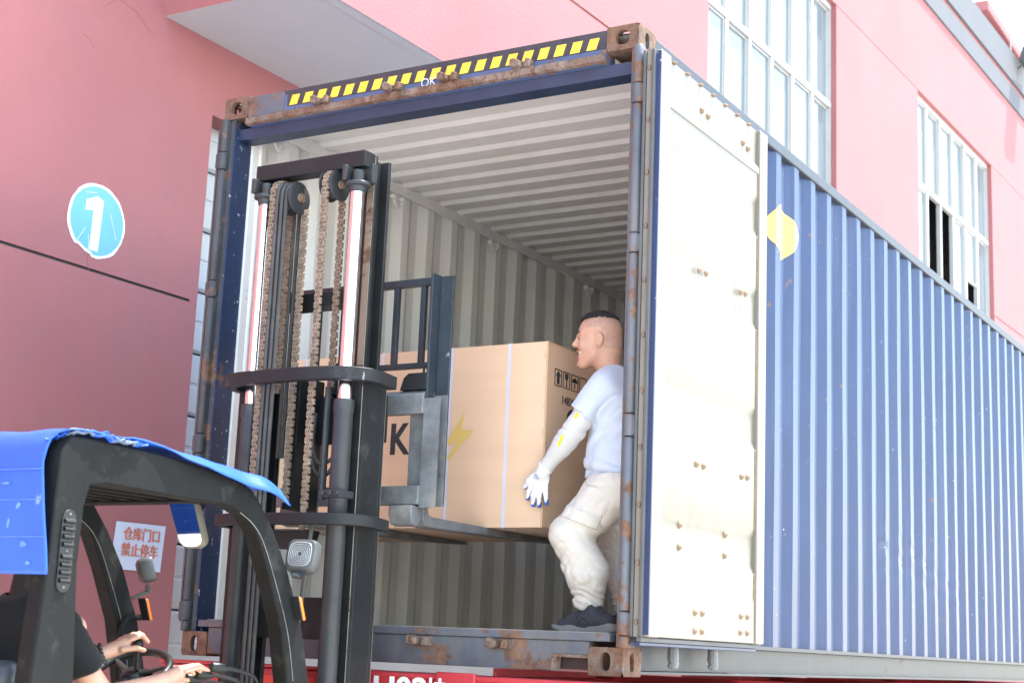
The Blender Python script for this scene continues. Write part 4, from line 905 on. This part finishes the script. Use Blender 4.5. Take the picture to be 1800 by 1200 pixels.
text_part('lettering', 'K', .235, M['ink'], Matrix(((1,0,0,.838),(0,0,-1,BY0-.0068),(0,1,0,2.535),(0,0,0,1))), bxo, bold=.006, sx=.8, extrude=.0004)
SX = BX1 + .0045
def on_side(name, poly, mt=None):
    m = MB(); m.prism(poly, 0, SX-.002, SX); part(name, m, mt or M['ink'], bxo, smooth=0)
def frame_yz(y0, y1, z0, z1, t=.004):
    m = MB(); 
    for a, b in (((y0,z0),(y1,z0+t)), ((y0,z1-t),(y1,z1)), ((y0,z0+t),(y0+t,z1-t)), ((y1-t,z0+t),(y1,z1-t))): m.box((SX-.002,a[0],a[1]), (SX,b[0],b[1]))
    part('icon_frame', m, M['ink'], bxo)
for k in range(4): frame_yz(.568+k*.085, .638+k*.085, 2.862, 2.945)
on_side('arrow_icon', [(.592,2.873),(.616,2.873),(.616,2.912),(.630,2.912),(.604,2.938),(.578,2.912),(.592,2.912)])
on_side('glass_icon', [(.672,2.936),(.706,2.936),(.704,2.915),(.692,2.902),(.692,2.878),(.703,2.872),(.675,2.872),(.686,2.878),(.686,2.902),(.674,2.915)])
on_side('umbrella_icon', [(.742,2.905),(.755,2.922),(.773,2.93),(.791,2.922),(.804,2.905),(.776,2.907),(.776,2.874),(.770,2.874),(.770,2.907)])
text_part('lettering', '148X86X90', .058, M['ink'], Matrix(((0,0,1,SX-.0005),(1,0,0,.640),(0,1,0,2.782),(0,0,0,1))), bxo, bold=.0007, sx=1.0, extrude=.0004)
on_side('print_mark', [(.77+.07*math.cos(a), 2.71+.06*math.sin(a)) for a in np.linspace(0, 2*math.pi, 24, endpoint=False)])

# ================================================================== people: signed-distance bodies meshed as one skin
def A(*p): return np.array(p, dtype=float)
def rc(P, a, b, ra, rb):
    a = A(*a); b = A(*b); ab = b - a; t = np.clip(((P - a) @ ab) / (ab @ ab), 0, 1)
    return np.linalg.norm(P - a - t[..., None]*ab, axis=-1) - (ra + (rb-ra)*t)
def ell(P, c, r, yaw=0, Rm=None):
    q = P - A(*c)
    if yaw: 
        cs, sn_ = math.cos(yaw), math.sin(yaw); q = np.stack([q[...,0]*cs + q[...,1]*sn_, -q[...,0]*sn_ + q[...,1]*cs, q[...,2]], -1)
    if Rm is not None: q = q @ Rm
    r = A(*r); k0 = np.linalg.norm(q/r, axis=-1); k1 = np.linalg.norm(q/(r*r), axis=-1) + 1e-9
    return k0*(k0-1)/k1
def smin(a, b, k): h = np.clip(.5 + .5*(b-a)/k, 0, 1); return b*(1-h) + a*h - k*h*(1-h)
def smax(a, b, k): return -smin(-a, -b, k)
def U(k, *ds):
    d = ds[0]
    for e in ds[1:]: d = smin(d, e, k)
    return d
def plane(P, p, n): n = A(*n); n = n/np.linalg.norm(n); return (P - A(*p)) @ n
def nets(f, lo, hi, h):
    ax = [np.arange(lo[i], hi[i] + h, h) for i in range(3)]
    G = np.stack(np.meshgrid(*ax, indexing='ij'), -1); F = f(G); sgn = F < 0
    n = F.shape; c = tuple(k-1 for k in n)
    sub = lambda arr, o: arr[o[0]:o[0]+c[0], o[1]:o[1]+c[1], o[2]:o[2]+c[2]]
    offs = [(i, j, k) for i in (0,1) for j in (0,1) for k in (0,1)]
    cnt_in = sum(sub(sgn, o).astype(int) for o in offs); mask = (cnt_in > 0) & (cnt_in < 8)
    ii = np.argwhere(mask); pos = np.zeros((len(ii), 3)); cnt = np.zeros(len(ii))
    for o in offs:
        for axis in range(3):
            if o[axis]: continue
            p = list(o); p[axis] = 1
            fa = F[ii[:,0]+o[0], ii[:,1]+o[1], ii[:,2]+o[2]]; fb = F[ii[:,0]+p[0], ii[:,1]+p[1], ii[:,2]+p[2]]
            cr = (fa < 0) != (fb < 0); t = np.where(cr, fa/(fa-fb+1e-12), 0)
            pt = np.tile(A(*o), (len(ii), 1)); pt[:, axis] = t
            pos[cr] += pt[cr]; cnt[cr] += 1
    V = (ii + pos/cnt[:, None])*h + A(*lo)
    idx = -np.ones(c, int); idx[mask] = np.arange(len(ii)); faces = []
    for axis in range(3):
        o1, o2 = [(1,2),(2,0),(0,1)][axis]
        s0 = [slice(None)]*3; s1 = [slice(None)]*3; s0[axis] = slice(0,-1); s1[axis] = slice(1,None)
        a, b = sgn[tuple(s0)], sgn[tuple(s1)]; e = np.argwhere(a != b)
        ok = (e[:,o1] > 0) & (e[:,o2] > 0) & (e[:,o1] < n[o1]-1) & (e[:,o2] < n[o2]-1); e = e[ok]
        fl = a[e[:,0],e[:,1],e[:,2]]
        def cell(d1, d2): q = e.copy(); q[:,o1] += d1; q[:,o2] += d2; return idx[q[:,0],q[:,1],q[:,2]]
        Q = np.stack([cell(-1,-1), cell(0,-1), cell(0,0), cell(-1,0)], 1); Q[~fl] = Q[~fl][:, ::-1]; faces.append(Q)
    return V, np.concatenate(faces)
def skin(name, f, lo, hi, h, mats, parent, matfn=None, relax=1, label=None):
    V, Q = nets(f, lo, hi, h)
    for _ in range(relax):
        acc = np.zeros_like(V); cn = np.zeros(len(V))
        for a, b in ((0,1),(1,2),(2,3),(3,0)):
            np.add.at(acc, Q[:,a], V[Q[:,b]]); np.add.at(acc, Q[:,b], V[Q[:,a]]); np.add.at(cn, Q[:,a], 1); np.add.at(cn, Q[:,b], 1)
        V = V*.5 + .5*acc/np.maximum(cn, 1)[:, None]
    me = bpy.data.meshes.new(name); me.from_pydata(V.tolist(), [], Q.tolist())
    if not isinstance(mats, (list, tuple)): mats = [mats]
    for x in mats: me.materials.append(x)
    me.polygons.foreach_set('use_smooth', [True]*len(me.polygons))
    if matfn is not None:
        C_ = V[Q].mean(1); nn = np.cross(V[Q[:,2]]-V[Q[:,0]], V[Q[:,3]]-V[Q[:,1]]); nn /= np.linalg.norm(nn, axis=1, keepdims=True) + 1e-12
        me.polygons.foreach_set('material_index', matfn(C_, nn).astype(int).tolist())
    me.update(); o = link(name, me, parent)
    if label: o['label'] = label
    return o
def surf_pts(f, pts, y0, y1, off=.0):
    # drop (x, z) points on the surface seen from -Y
    out = []
    for x, z in pts:
        yy = np.linspace(y0, y1, 300); d = f(np.stack([np.full(300, x), yy, np.full(300, z)], -1)); k = np.argmax(d < 0)
        if d[k] < 0: out.append((x, yy[k]-off, z))
    return out
def densify(P, n=8):
    out = []
    for a, b in zip(P[:-1], P[1:]):
        for k in range(n): t = k/n; out.append(tuple(a[i]*(1-t)+b[i]*t for i in range(len(a))))
    return out + [P[-1]]
def crease(P, k1, k2, ph=0, sharp=3):
    return (1 - np.abs(np.sin(.5*(P @ A(*k1) + 1.3*np.sin(P @ A(*k2) + ph) + ph))))**sharp
def folds(P, k1, k2, ph=0): return np.sin(P @ A(*k1) + 1.6*np.sin(P @ A(*k2) + ph) + ph)

# ---------------------------------------------------------------- worker
wk = thing('person', (2.08, .55, 1.68), 'smiling man in pale blue t-shirt and cream trousers pushing the carton inside the container', 'person')
HC = A(1.985, .56, 3.062); HF = A(-.90, -.435, -.03); HF /= np.linalg.norm(HF); HS = np.cross(A(0,0,1), HF); HS /= np.linalg.norm(HS); HU = np.cross(HF, HS)
HSCL = 1.06
def hl(P): q = (P - HC)/HSCL; return np.stack([q @ HF, q @ HS, q @ HU], -1)
def hw(f, s, u): return HC + HSCL*(f*HF + s*HS + u*HU)
def head_local(q):
    sy = np.abs(q[...,1]); m_ = np.stack([q[...,0], sy, q[...,2]], -1)
    d = ell(q, (-.012, 0, .040), (.100, .079, .088))
    d = smin(d, ell(q, (.018, 0, -.020), (.072, .064, .095)), .03)
    d = smin(d, rc(m_, (.02, .045, -.065), (.062, .012, -.104), .024, .022), .03)       # jaw
    d = smin(d, ell(q, (.072, 0, -.108), (.024, .024, .018)), .015)                      # chin
    d = smin(d, ell(m_, (.060, .038, -.028), (.028, .026, .024)), .018)                  # cheek, raised by the smile
    d = smin(d, rc(m_, (.083, 0, .030), (.070, .045, .032), .012, .010), .014)           # brow
    d = smax(d, -ell(m_, (.096, .032, .008), (.016, .019, .011)), .012)                  # eye socket
    d = smin(d, ell(m_, (.076, .031, .006), (.013, .016, .011)), .006)                   # eyelids
    d = smin(d, rc(q, (.084, 0, .022), (.106, 0, -.016), .009, .013), .012)              # nose
    d = smin(d, ell(m_, (.094, .012, -.022), (.012, .009, .009)), .006)
    d = smin(d, ell(q, (.078, 0, -.064), (.018, .031, .026)), .014)                      # muzzle
    d = smin(d, rc(m_, (.094, 0, -.047), (.076, .032, -.050), .006, .004), .006)         # upper lip
    d = smin(d, rc(m_, (.090, 0, -.084), (.074, .031, -.062), .007, .004), .008)         # lower lip
    d = smax(d, -rc(m_, (.096, 0, -.065), (.080, .034, -.056), .0105, .0055), .003)       # open mouth
    d = smin(d, rc(m_, (.074, .048, -.012), (.060, .040, -.060), .006, .006), .014)
    ear = ell(m_, (-.006, .081, -.008), (.021, .010, .034)); ear = smax(ear, -ell(m_, (-.002, .090, -.004), (.012, .007, .021)), .004)
    d = smin(d, ear, .007)
    d = smin(d, ell(q, (-.055, 0, -.035), (.055, .058, .06)), .03)                       # nape
    d = smin(d, rc(q, (-.030, 0, -.05), (-.062, 0, -.19), .053, .060), .03)              # neck
    return d
def body_f(P):
    d = head_local(hl(P))*HSCL
    return smin(d, ell(P, (2.10, .58, 2.80), (.10, .17, .07)), .05)
def head_mat(C_, nn):
    q = hl(C_); m0 = np.zeros(len(C_)); hairline = (q[:,2] > .052 - .10*np.clip(-q[:,0]-.01, 0, .06)/.06) & (q[:,0] < .058)
    hairline |= (q[:,0] < -.028) & (q[:,2] > -.045) 
    earm = (np.abs(q[:,1]) > .066) & (q[:,2] < .03) & (q[:,2] > -.05) & (q[:,0] > -.035)
    m0[hairline & ~earm] = 1
    lips = (q[:,0] > .074) & (q[:,2] < -.044) & (q[:,2] > -.093) & (np.abs(q[:,1]) < .03) & (q[:,0] > .086)
    m0[lips] = 2
    return m0
skin('body', body_f, (1.83, .36, 2.76), (2.24, .78, 3.24), .0042, [M['skin'], M['stubble'], M['lip']], wk, head_mat)
def hair_f(P):
    q = hl(P); d = ell(q, (-.008, 0, .046), (.106, .080, .094))
    d = smax(d, -(q[...,2] - .098 + .10*np.clip(q[...,0]-.05, 0, 1)), .012); d = smax(d, np.abs(q[...,1]) - .060, .012)
    return (d - .002 - .0025*np.sin(q[...,0]*260)*np.sin(q[...,1]*240))*HSCL
skin('hair', hair_f, (1.84, .44, 3.10), (2.15, .70, 3.26), .004, M['hair'], wk)
m = MB(); m.tube([hw(.0835-.008*t*t, t*.027, -.0575 + .003*t*t) for t in np.linspace(-1, 1, 9)], .0075, 8); part('teeth', m, M['teeth'], wk)
for s in (1, -1):
    m = MB(); m.tube([hw(.0915-.006*t*t*1.2-.004*t, s*(.018+.028*t), .006+.006*math.sin(math.pi*t)-.006*t) for t in np.linspace(0, 1, 8)], [.0012,.0022,.0028,.003,.003,.0026,.002,.001], 6); part('eye', m, M['hair'], wk)
    m = MB(); m.tube([hw(.094-.010*t*t-.004*t, s*(.014+.034*t), .029+.010*math.sin(math.pi*min(1,t*.8))-.004*t) for t in np.linspace(0, 1, 8)], [.002,.0035,.004,.004,.0035,.003,.002,.001], 6); part('eyebrow', m, M['hair'], wk)
# shirt
def shirt_f(P):
    d = ell(P, (2.105, .585, 2.70), (.128, .185, .20), R(12))
    d = smin(d, ell(P, (2.09, .575, 2.50), (.137, .170, .19), R(12)), .08)
    d = smin(d, rc(P, (2.095, .575, 2.46), (2.105, .575, 2.33), .142, .150), .05)
    d = smin(d, rc(P, (2.085, .44, 2.80), (2.11, .73, 2.815), .072, .072), .06)
    d = smin(d, rc(P, (2.065, .565, 2.885), (2.085, .47, 2.845), .066, .06), .05)
    s = rc(P, (2.082, .432, 2.79), (1.985, .396, 2.655), .080, .074); s = smax(s, plane(P, (2.0, .400, 2.678), (-.60, -.15, -.78)), .006)
    d = smin(d, s, .035)
    s2 = rc(P, (2.10, .735, 2.79), (2.04, .83, 2.63), .078, .072); d = smin(d, smax(s2, plane(P, (2.04,.83,2.66), (-.3,.4,-.8)), .006), .035)
    w = .0035*folds(P, (28, 10, 46), (9, 4, -12)) + .003*folds(P, (-50, 20, 30), (14, 3, 9), 2) 
    lowfold = np.clip((2.60 - P[...,2])/.2, 0, 1); w = w*(.5 + .9*lowfold) + .004*np.exp(-((P[...,2]-2.62)/.09)**2)*np.sin(P[...,0]*60 - P[...,2]*75)
    back = np.clip((P[...,0]-1.97)/.10, 0, 1)
    w = w + .013*crease(P, (-90, 10, 78), (12, 9, 14), .6)*np.exp(-((P[...,2]-2.66-.5*(P[...,0]-2.08))/.07)**2)*back
    w = w + .012*crease(P, (40, 22, 112), (10, 17, 7), 2.0)*np.clip((2.54-P[...,2])/.08, 0, 1)
    d = d + w
    neck = rc(hl(P), (-.045, 0, -.075), (-.058, 0, -.22), .066, .075)*HSCL
    d = smax(d, -np.maximum(neck, -(P[...,2]-2.872 - .30*(P[...,0]-2.06))), .006)
    hem = plane(P, (2.03, .5, 2.392), (.06, 0, -1)) + .004*np.sin(P[...,0]*40+P[...,1]*20)
    d = smax(d, hem, .008)
    return d
skin('t_shirt', shirt_f, (1.88, .28, 2.34), (2.31, .94, 2.98), .0055, M['shirt'], wk)
# arm sleeve and glove
el, wr = (1.962, .385, 2.602), (1.797, .425, 2.440)
def arm_f(P):
    d = rc(P, (2.055, .42, 2.76), el, .060, .053); d = smin(d, rc(P, el, (1.90, .40, 2.545), .052, .050), .02); d = smin(d, rc(P, (1.915, .397, 2.555), wr, .050, .034), .02)
    d = d + .0016*folds(P, (60, 0, 60), (20, 9, 5)) + .003*np.exp(-((P[...,2]-2.61)/.03)**2)*np.sin((P[...,0]*.5+P[...,2])*150)
    return smax(smax(d, plane(P, wr, (-.72, .15, -.68)), .004), plane(P, (2.03, .41, 2.73), (.6, .1, .8)), .01)
skin('arm_sleeve', arm_f, (1.74, .30, 2.39), (2.14, .50, 2.80), .005, M['sleeve'], wk)
def armR(P): return smin(rc(P, (2.09, .74, 2.76), (2.03, .88, 2.60), .055, .05), rc(P, (2.03, .88, 2.60), (1.84, 1.05, 2.56), .05, .036), .02)
skin('arm_sleeve', armR, (1.78, .66, 2.40), (2.18, 1.14, 2.84), .009, M['sleeve'], wk)
def glove_f(P):
    d = rc(P, (1.800, .424, 2.443), (1.775, .436, 2.415), .0365, .036)
    d = smin(d, ell(P, (1.752, .452, 2.385), (.052, .021, .046), 0), .018)
    for k0, k1, k2, r in (((1.712,.455,2.372),(1.690,.462,2.332),(1.675,.476,2.302),.0125), ((1.735,.452,2.360),(1.716,.458,2.310),(1.706,.478,2.270),.013),
                          ((1.760,.453,2.358),(1.747,.458,2.308),(1.740,.478,2.266),.0128), ((1.784,.457,2.366),(1.781,.462,2.318),(1.780,.478,2.276),.0118)):
        f = smin(rc(P, k0, k1, r*1.08, r), rc(P, k1, k2, r, r*.86), .006); d = smin(d, f, .0065)
    th = smin(rc(P, (1.738,.448,2.408), (1.694,.452,2.382), .020, .0155), rc(P, (1.694,.452,2.382), (1.660,.472,2.356), .0150, .0115), .008)
    return smin(d, th, .012)
def glove_mat(C_, nn):
    tips = np.min([np.linalg.norm(C_ - A(*t), axis=1) for t in ((1.675,.476,2.302),(1.706,.478,2.270),(1.740,.478,2.266),(1.780,.478,2.276),(1.660,.472,2.356))], axis=0)
    return (((nn[:,1] > .15) & (C_[:,2] < 2.41)) | ((tips < .024) & (C_[:,1] > .466))).astype(int)
skin('glove', glove_f, (1.62, .37, 2.23), (1.86, .52, 2.50), .0032, [M['glove'], M['glove_blue']], wk, glove_mat)
gy = surf_pts(glove_f, densify([(1.728,2.392),(1.735,2.402),(1.765,2.402),(1.772,2.390),(1.745,2.387),(1.728,2.392)], 5), .38, .5, .001); m = MB(); m.tube(gy, .0014, 5); part('glove_print', m, M['sign_blue'], wk)
m = MB(); m.tube([A(*wr) + .037*(math.cos(a)*A(.69,0,-.72) + math.sin(a)*A(.1,.99,.09)) for a in np.linspace(0, 2*math.pi, 20, endpoint=False)], .0035, 6, closed=True); part('glove_cuff', m, M['glove'], wk)
def gloveR(P):
    d = ell(P, (1.795, 1.075, 2.56), (.032, .045, .045))
    for k in range(4): d = smin(d, rc(P, (1.785, 1.10, 2.535+.018*k), (1.762, 1.15, 2.53+.02*k), .011, .009), .006)
    return smin(d, rc(P, (1.79,1.06,2.59), (1.762,1.08,2.63), .013, .010), .01)
skin('glove', gloveR, (1.74, 1.0, 2.48), (1.87, 1.18, 2.66), .006, M['glove'], wk)
for name, P in (('sleeve_patch', [(1.990,2.668),(2.006,2.664)]), ('sleeve_print', [(1.935,2.575),(1.925,2.56),(1.915,2.545),(1.905,2.528)])):
    q = surf_pts(lambda p: arm_f(p), densify(P, 4), .30, .5, .0005); m = MB(); m.tube(q, [.013 if name == 'sleeve_patch' else .006*(1+.4*math.sin(i*2.2)) for i in range(len(q))], 8, squash=.15)
    m = MB()
    w = .012 if name == 'sleeve_patch' else .006
    ox, oz = (w*.55, w) if name == 'sleeve_patch' else (w, -w*.6)
    a = densify([(x-ox, z-oz) for x, z in P], 5); b = densify([(x+ox, z+oz) for x, z in P], 5)
    qa = surf_pts(arm_f, a, .3, .5, .004); qb = surf_pts(arm_f, b, .3, .5, .004); n = min(len(qa), len(qb))
    if n > 1: m.add(qa[:n] + qb[:n], [(i, i+1, n+i+1, n+i) for i in range(n-1)]); part(name, m, M['neon'], wk, recalc=False)
# trousers
kn, an = (1.962, .388, 2.118), (2.052, .415, 1.835)
def trouser_f(P):
    d = ell(P, (2.115, .575, 2.34), (.142, .178, .13), R(10))
    t = rc(P, (2.115, .485, 2.33), kn, .118, .094); t = smin(t, rc(P, kn, (2.046, .41, 1.94), .095, .098), .03); t = smin(t, rc(P, (2.046, .41, 1.94), an, .098, .074), .03)
    t = smin(t, rc(P, an, (2.06, .417, 1.795), .058, .050), .015)
    d = smin(d, t, .05)
    t2 = rc(P, (2.115, .665, 2.33), (2.02, .745, 2.10), .115, .088); t2 = smin(t2, rc(P, (2.02,.745,2.10), (2.085, .745, 1.79), .085, .060), .04); d = smin(d, t2, .04)
    z = P[...,2]
    x = P[...,0]
    w = .0035*folds(P, (26, 12, 40), (8, 14, -9)) + .0016*folds(P, (-64, 8, 72), (15, 6, 11), 1.3)
    for (cx, cz, n_, amp, r0, rw, ph) in ((2.075, 2.045, 15, .0085, .115, .065, .4), (2.02, 2.385, 17, .0075, .13, .07, 1.1), (2.20, 2.30, 14, .006, .10, .06, 2.2), (1.985, 1.90, 12, .006, .085, .05, .9), (2.10, 1.85, 13, .007, .07, .05, 2.7)):
        th = np.arctan2(z-cz, x-cx); rr2 = np.hypot(x-cx, z-cz); ph2 = .5*(n_*th + 3*np.sin(rr2*22+ph) + ph)
        w -= amp*.85*(1-np.abs(np.sin(ph2)))**1.6*np.exp(-((rr2-r0)/rw)**2)
    w -= .0045*crease(P, (90, 20, 118), (18, 10, -13), .4, 4)*np.exp(-((z-2.08)/.11)**2)
    ank = np.exp(-((z-1.838)/.026)**2); w += -.006*ank + .0075*ank*np.sin(z*190 + x*60 + 2.5*np.sin(x*33))
    d = d - w*.9
    d = smax(d, 1.782 - z - .05*(P[...,0]-2.05) + .004*np.sin(P[...,0]*70), .006)
    d = smax(d, z - 2.405 - .03*(P[...,0]-2.1), .008)
    d = smin(d, smax(d - .006, np.maximum(np.abs(P[...,2] - 2.20 + .35*(P[...,0]-2.02)) - .035, np.abs(P[...,0]-2.03) - .085), .004), .004)
    return d
skin('trousers', trouser_f, (1.82, .24, 1.76), (2.31, .90, 2.43), .0052, M['trouser'], wk)
def seam(P, r=.0018, mt='stitch'):
    q = surf_pts(trouser_f, densify(P, 10), .22, .6, .0006); m = MB()
    if len(q) > 2: m.tube(q, r, 5); part('seam', m, M[mt], wk)
seam([(1.935,2.205),(1.99,2.188),(2.05,2.165),(2.105,2.142)]); seam([(2.105,2.142),(2.118,2.19),(2.125,2.21)]); seam([(2.018,2.385),(2.03,2.36),(2.05,2.345),(2.10,2.335)])
# shoes
def shoe(dx, dy, yaw, par):
    cs, sn_ = math.cos(yaw), math.sin(yaw); O = A(2.05+dx, .402+dy, 1.68)
    def L(P): q = P - O; return np.stack([q[...,0]*cs + q[...,1]*sn_, -q[...,0]*sn_ + q[...,1]*cs, q[...,2]], -1)
    def up(P):
        q = L(P); d = rc(q, (.100, 0, .050), (.0, 0, .048), .040, .041); d = smin(d, rc(q, (.0, 0, .046), (-.115, 0, .030), .041, .028), .03)
        d = smin(d, rc(q, (.045, 0, .07), (.03, 0, .112), .044, .043), .03); d = smin(d, rc(q, (.02,0,.095), (-.07,0,.055), .028, .022), .03)
        d = smax(d, -rc(q, (.035, 0, .12), (.033, 0, .17), .034, .036), .008); return smax(d, .016 - q[...,2], .004) + .0012*np.sin(q[...,0]*160)*np.sin(q[...,2]*170)
    def so(P):
        q = L(P); w = .044 - .012*np.clip((-q[...,0]-.04)/.12, 0, 1) - .006*np.clip((q[...,0]-.05)/.1, 0, 1)
        a = rc(q*A(1,1,0), (.108, 0, 0), (-.128, 0, 0), .046, .040); a = smax(a, np.abs(q[...,1]) - w, .01)
        top = .032 + .012*np.clip((q[...,0]-.02)/.1, 0, 1) + .003*np.sin(q[...,0]*70); bot = .001 + .020*np.clip((-q[...,0]-.10)/.07, 0, 1)**1.5 + .008*np.clip((q[...,0]-.12)/.04, 0, 1)
        return smax(smax(a, q[...,2]-top, .008), bot-q[...,2], .006)
    lo = (O[0]-.20, O[1]-.10, 1.675); hi = (O[0]+.19, O[1]+.10, 1.82)
    u = skin('shoe', up, lo, hi, .005, M['shoe'], par); skin('sole', so, lo, hi, .005, M['sole'], u)
    return up
up = shoe(.0, .0, R(6), wk); shoe(.02, .345, R(-4), wk)
m = MB(); m.tube([(2.068,.412,1.74),(2.066,.414,1.80)], .041, 16); part('sock', m, M['sock'], wk)
for P in ([(2.02,1.752),(2.045,1.742),(2.075,1.745)], [(2.043,1.765),(2.046,1.742),(2.036,1.722)]):
    q = surf_pts(up, densify(P, 5), .33, .45, .0012); m = MB(); m.tube(q, [.0015+.003*math.sin(math.pi*i/(len(q)-1)) for i in range(len(q))], 5); part('shoe_emblem', m, M['rail_grey'], wk)

# ---------------------------------------------------------------- driver
dv = thing('person', (1.0, -1.85, 1.0), 'seated forklift driver in black t-shirt with hands on wheel and lever', 'person')
RS, RE, RW, RH = (1.20, -1.945, 1.60), (1.29, -1.79, 1.365), (1.285, -1.495, 1.425), (1.275, -1.405, 1.45)
LS, LE, LW, LH = (.80, -1.89, 1.60), (.80, -1.70, 1.40), (.968, -1.545, 1.498), (1.002, -1.425, 1.545)
def hand(P, w, k, side, tips):
    d = rc(P, w, k, .027, .030)
    for base, mid, tip, r in tips: d = smin(d, smin(rc(P, base, mid, r*1.05, r), rc(P, mid, tip, r, r*.82), .005), .006)
    return d
KNOB = (1.004, -1.345, 1.548)
tipsL = [((.985-.0,-1.405,1.572),(.985,-1.352,1.590),(.990,-1.318,1.560),.0100), ((1.004,-1.400,1.574),(1.006,-1.345,1.593),(1.008,-1.308,1.566),.0105), ((1.022,-1.402,1.570),(1.026,-1.350,1.588),(1.026,-1.313,1.562),.0102), ((.968,-1.415,1.565),(.966,-1.372,1.580),(.970,-1.340,1.556),.0090),
         ((1.030,-1.455,1.530),(1.042,-1.395,1.538),(1.030,-1.335,1.530),.0115)]
tipsR = [((1.255,-1.40,1.468),(1.262,-1.345,1.474),(1.270,-1.310,1.452),.0098), ((1.275,-1.395,1.472),(1.285,-1.335,1.482),(1.292,-1.298,1.462),.0102), ((1.295,-1.395,1.470),(1.308,-1.335,1.484),(1.318,-1.295,1.470),.0102), ((1.310,-1.40,1.462),(1.328,-1.345,1.478),(1.338,-1.305,1.468),.0092),
         ((1.248,-1.44,1.45),(1.252,-1.385,1.436),(1.275,-1.345,1.428),.0115)]
def drv_f(P):
    d = rc(P, RS, RE, .050, .044); d = smin(d, rc(P, RE, RW, .044, .028), .02); d = smin(d, hand(P, RW, RH, 1, tipsR), .012)
    e = rc(P, LS, LE, .050, .044); e = smin(e, rc(P, LE, LW, .044, .028), .02); e = smin(e, hand(P, LW, LH, -1, tipsL), .012)
    d = np.minimum(d, e)
    t = rc(P, (.80,-1.90,1.60), (1.22,-1.90,1.60), .05, .05); t = smin(t, ell(P, (1.0,-1.92,1.5), (.16,.09,.16)), .05)
    d = smin(d, t, .03)
    hd = smin(ell(P, (.99,-1.88,1.905), (.078,.100,.115)), ell(P, (.99,-1.835,1.86), (.06,.07,.09)), .03)
    hd = smin(hd, rc(P, (.99,-1.79,1.90), (.99,-1.765,1.87), .01, .014), .012); 
    for s in (-1, 1): hd = smin(hd, ell(P, (.99+s*.08,-1.885,1.885), (.011,.022,.032)), .006)
    hd = smin(hd, rc(P, (.99,-1.90,1.83), (.995,-1.925,1.66), .056, .064), .03)
    return smin(d, hd, .03)
skin('body', drv_f, (.72, -2.06, 1.30), (1.40, -1.27, 2.04), .0052, [M['skin_driver'], M['hair']], dv, lambda C_, nn: ((C_[:,2] > 1.70) & (C_[:,1] < -1.86) & (np.abs(C_[:,0]-.99) < .074) | (C_[:,2] > 1.975)).astype(int))
def tee_f(P):
    d = ell(P, (1.0,-1.935,1.45), (.20,.125,.23)); d = smin(d, rc(P, (.81,-1.92,1.60), (1.18,-1.94,1.60), .080, .080), .07); d = smin(d, ell(P, (1.0,-1.90,1.20), (.19,.145,.22)), .08)
    d = smin(d, rc(P, (.95,-1.94,1.66), (1.05,-1.94,1.66), .065, .065), .06)
    s = rc(P, (1.19,-1.94,1.60), (1.285,-1.81,1.395), .076, .070); s = smax(s, plane(P, (1.262,-1.845,1.452), (.30,.45,-.80)), .006); d = smin(d, s, .04)
    s = rc(P, (.80,-1.89,1.60), (.80,-1.72,1.42), .078, .074); s = smax(s, plane(P, (.80,-1.77,1.47), (0,.66,-.75)), .006); d = smin(d, s, .04)
    d += .003*folds(P, (30, 20, 40), (9, 12, -8)) + .0025*folds(P, (-20, 45, 38), (11, 5, 9), 2)
    d = smax(d, -rc(P, (.99,-1.905,1.80), (.995,-1.92,1.60), .070, .068), .006)
    return smax(d, P[...,2] - 1.745 + .15*(P[...,1]+1.93), .008)
skin('t_shirt', tee_f, (.66, -2.12, 1.02), (1.42, -1.64, 1.76), .008, M['tee'], dv)
def leg_f(P):
    d = ell(P, (1.0,-1.88,1.13), (.19,.15,.10))
    for s in (-1, 1): d = smin(d, smin(rc(P, (1.0+s*.10,-1.86,1.12), (1.0+s*.14,-1.44,1.17), .085, .065), rc(P, (1.0+s*.14,-1.44,1.17), (1.0+s*.12,-1.25,.72), .064, .045), .03), .04)
    return d
skin('trousers', leg_f, (.68, -2.08, .66), (1.34, -1.16, 1.30), .014, M['tee'], dv)
for s in (-1, 1):
    m = MB(); m.tube([(1.0+s*.12,-1.29,.665),(1.0+s*.12,-1.22,.67),(1.0+s*.12,-1.10,.66),(1.0+s*.12,-1.06,.65)], [.035,.05,.045,.025], 14); part('shoe', m, M['shoe'], dv)
m = MB()
for q in (0, 1):
    c = A(.974+.012*q, -1.525+.013*q, 1.506+.006*q); ax = A(.168,.155,.098); ax /= np.linalg.norm(ax); u = np.cross(ax, A(0,0,1)); u /= np.linalg.norm(u); v = np.cross(ax, u)
    for k in range(16): m.sphere(tuple(c + .036*(u*math.cos(k*math.pi/8) + v*math.sin(k*math.pi/8))), .0085, 8, 6)
part('bead_bracelet', m, M['bead'], dv, kind='stuff')
m = MB(); m.tube([SC + Vector((.03,0,.01)), (1.003,-1.340,1.50), (1.004,-1.345,1.53)], [.012,.012,.012], 10); m.sphere(KNOB, (.022,.022,.026), 14, 10); part('spinner_knob', m, M['plastic'], sw)
for o in bpy.data.objects:
    if '_root' in o: del o['_root']
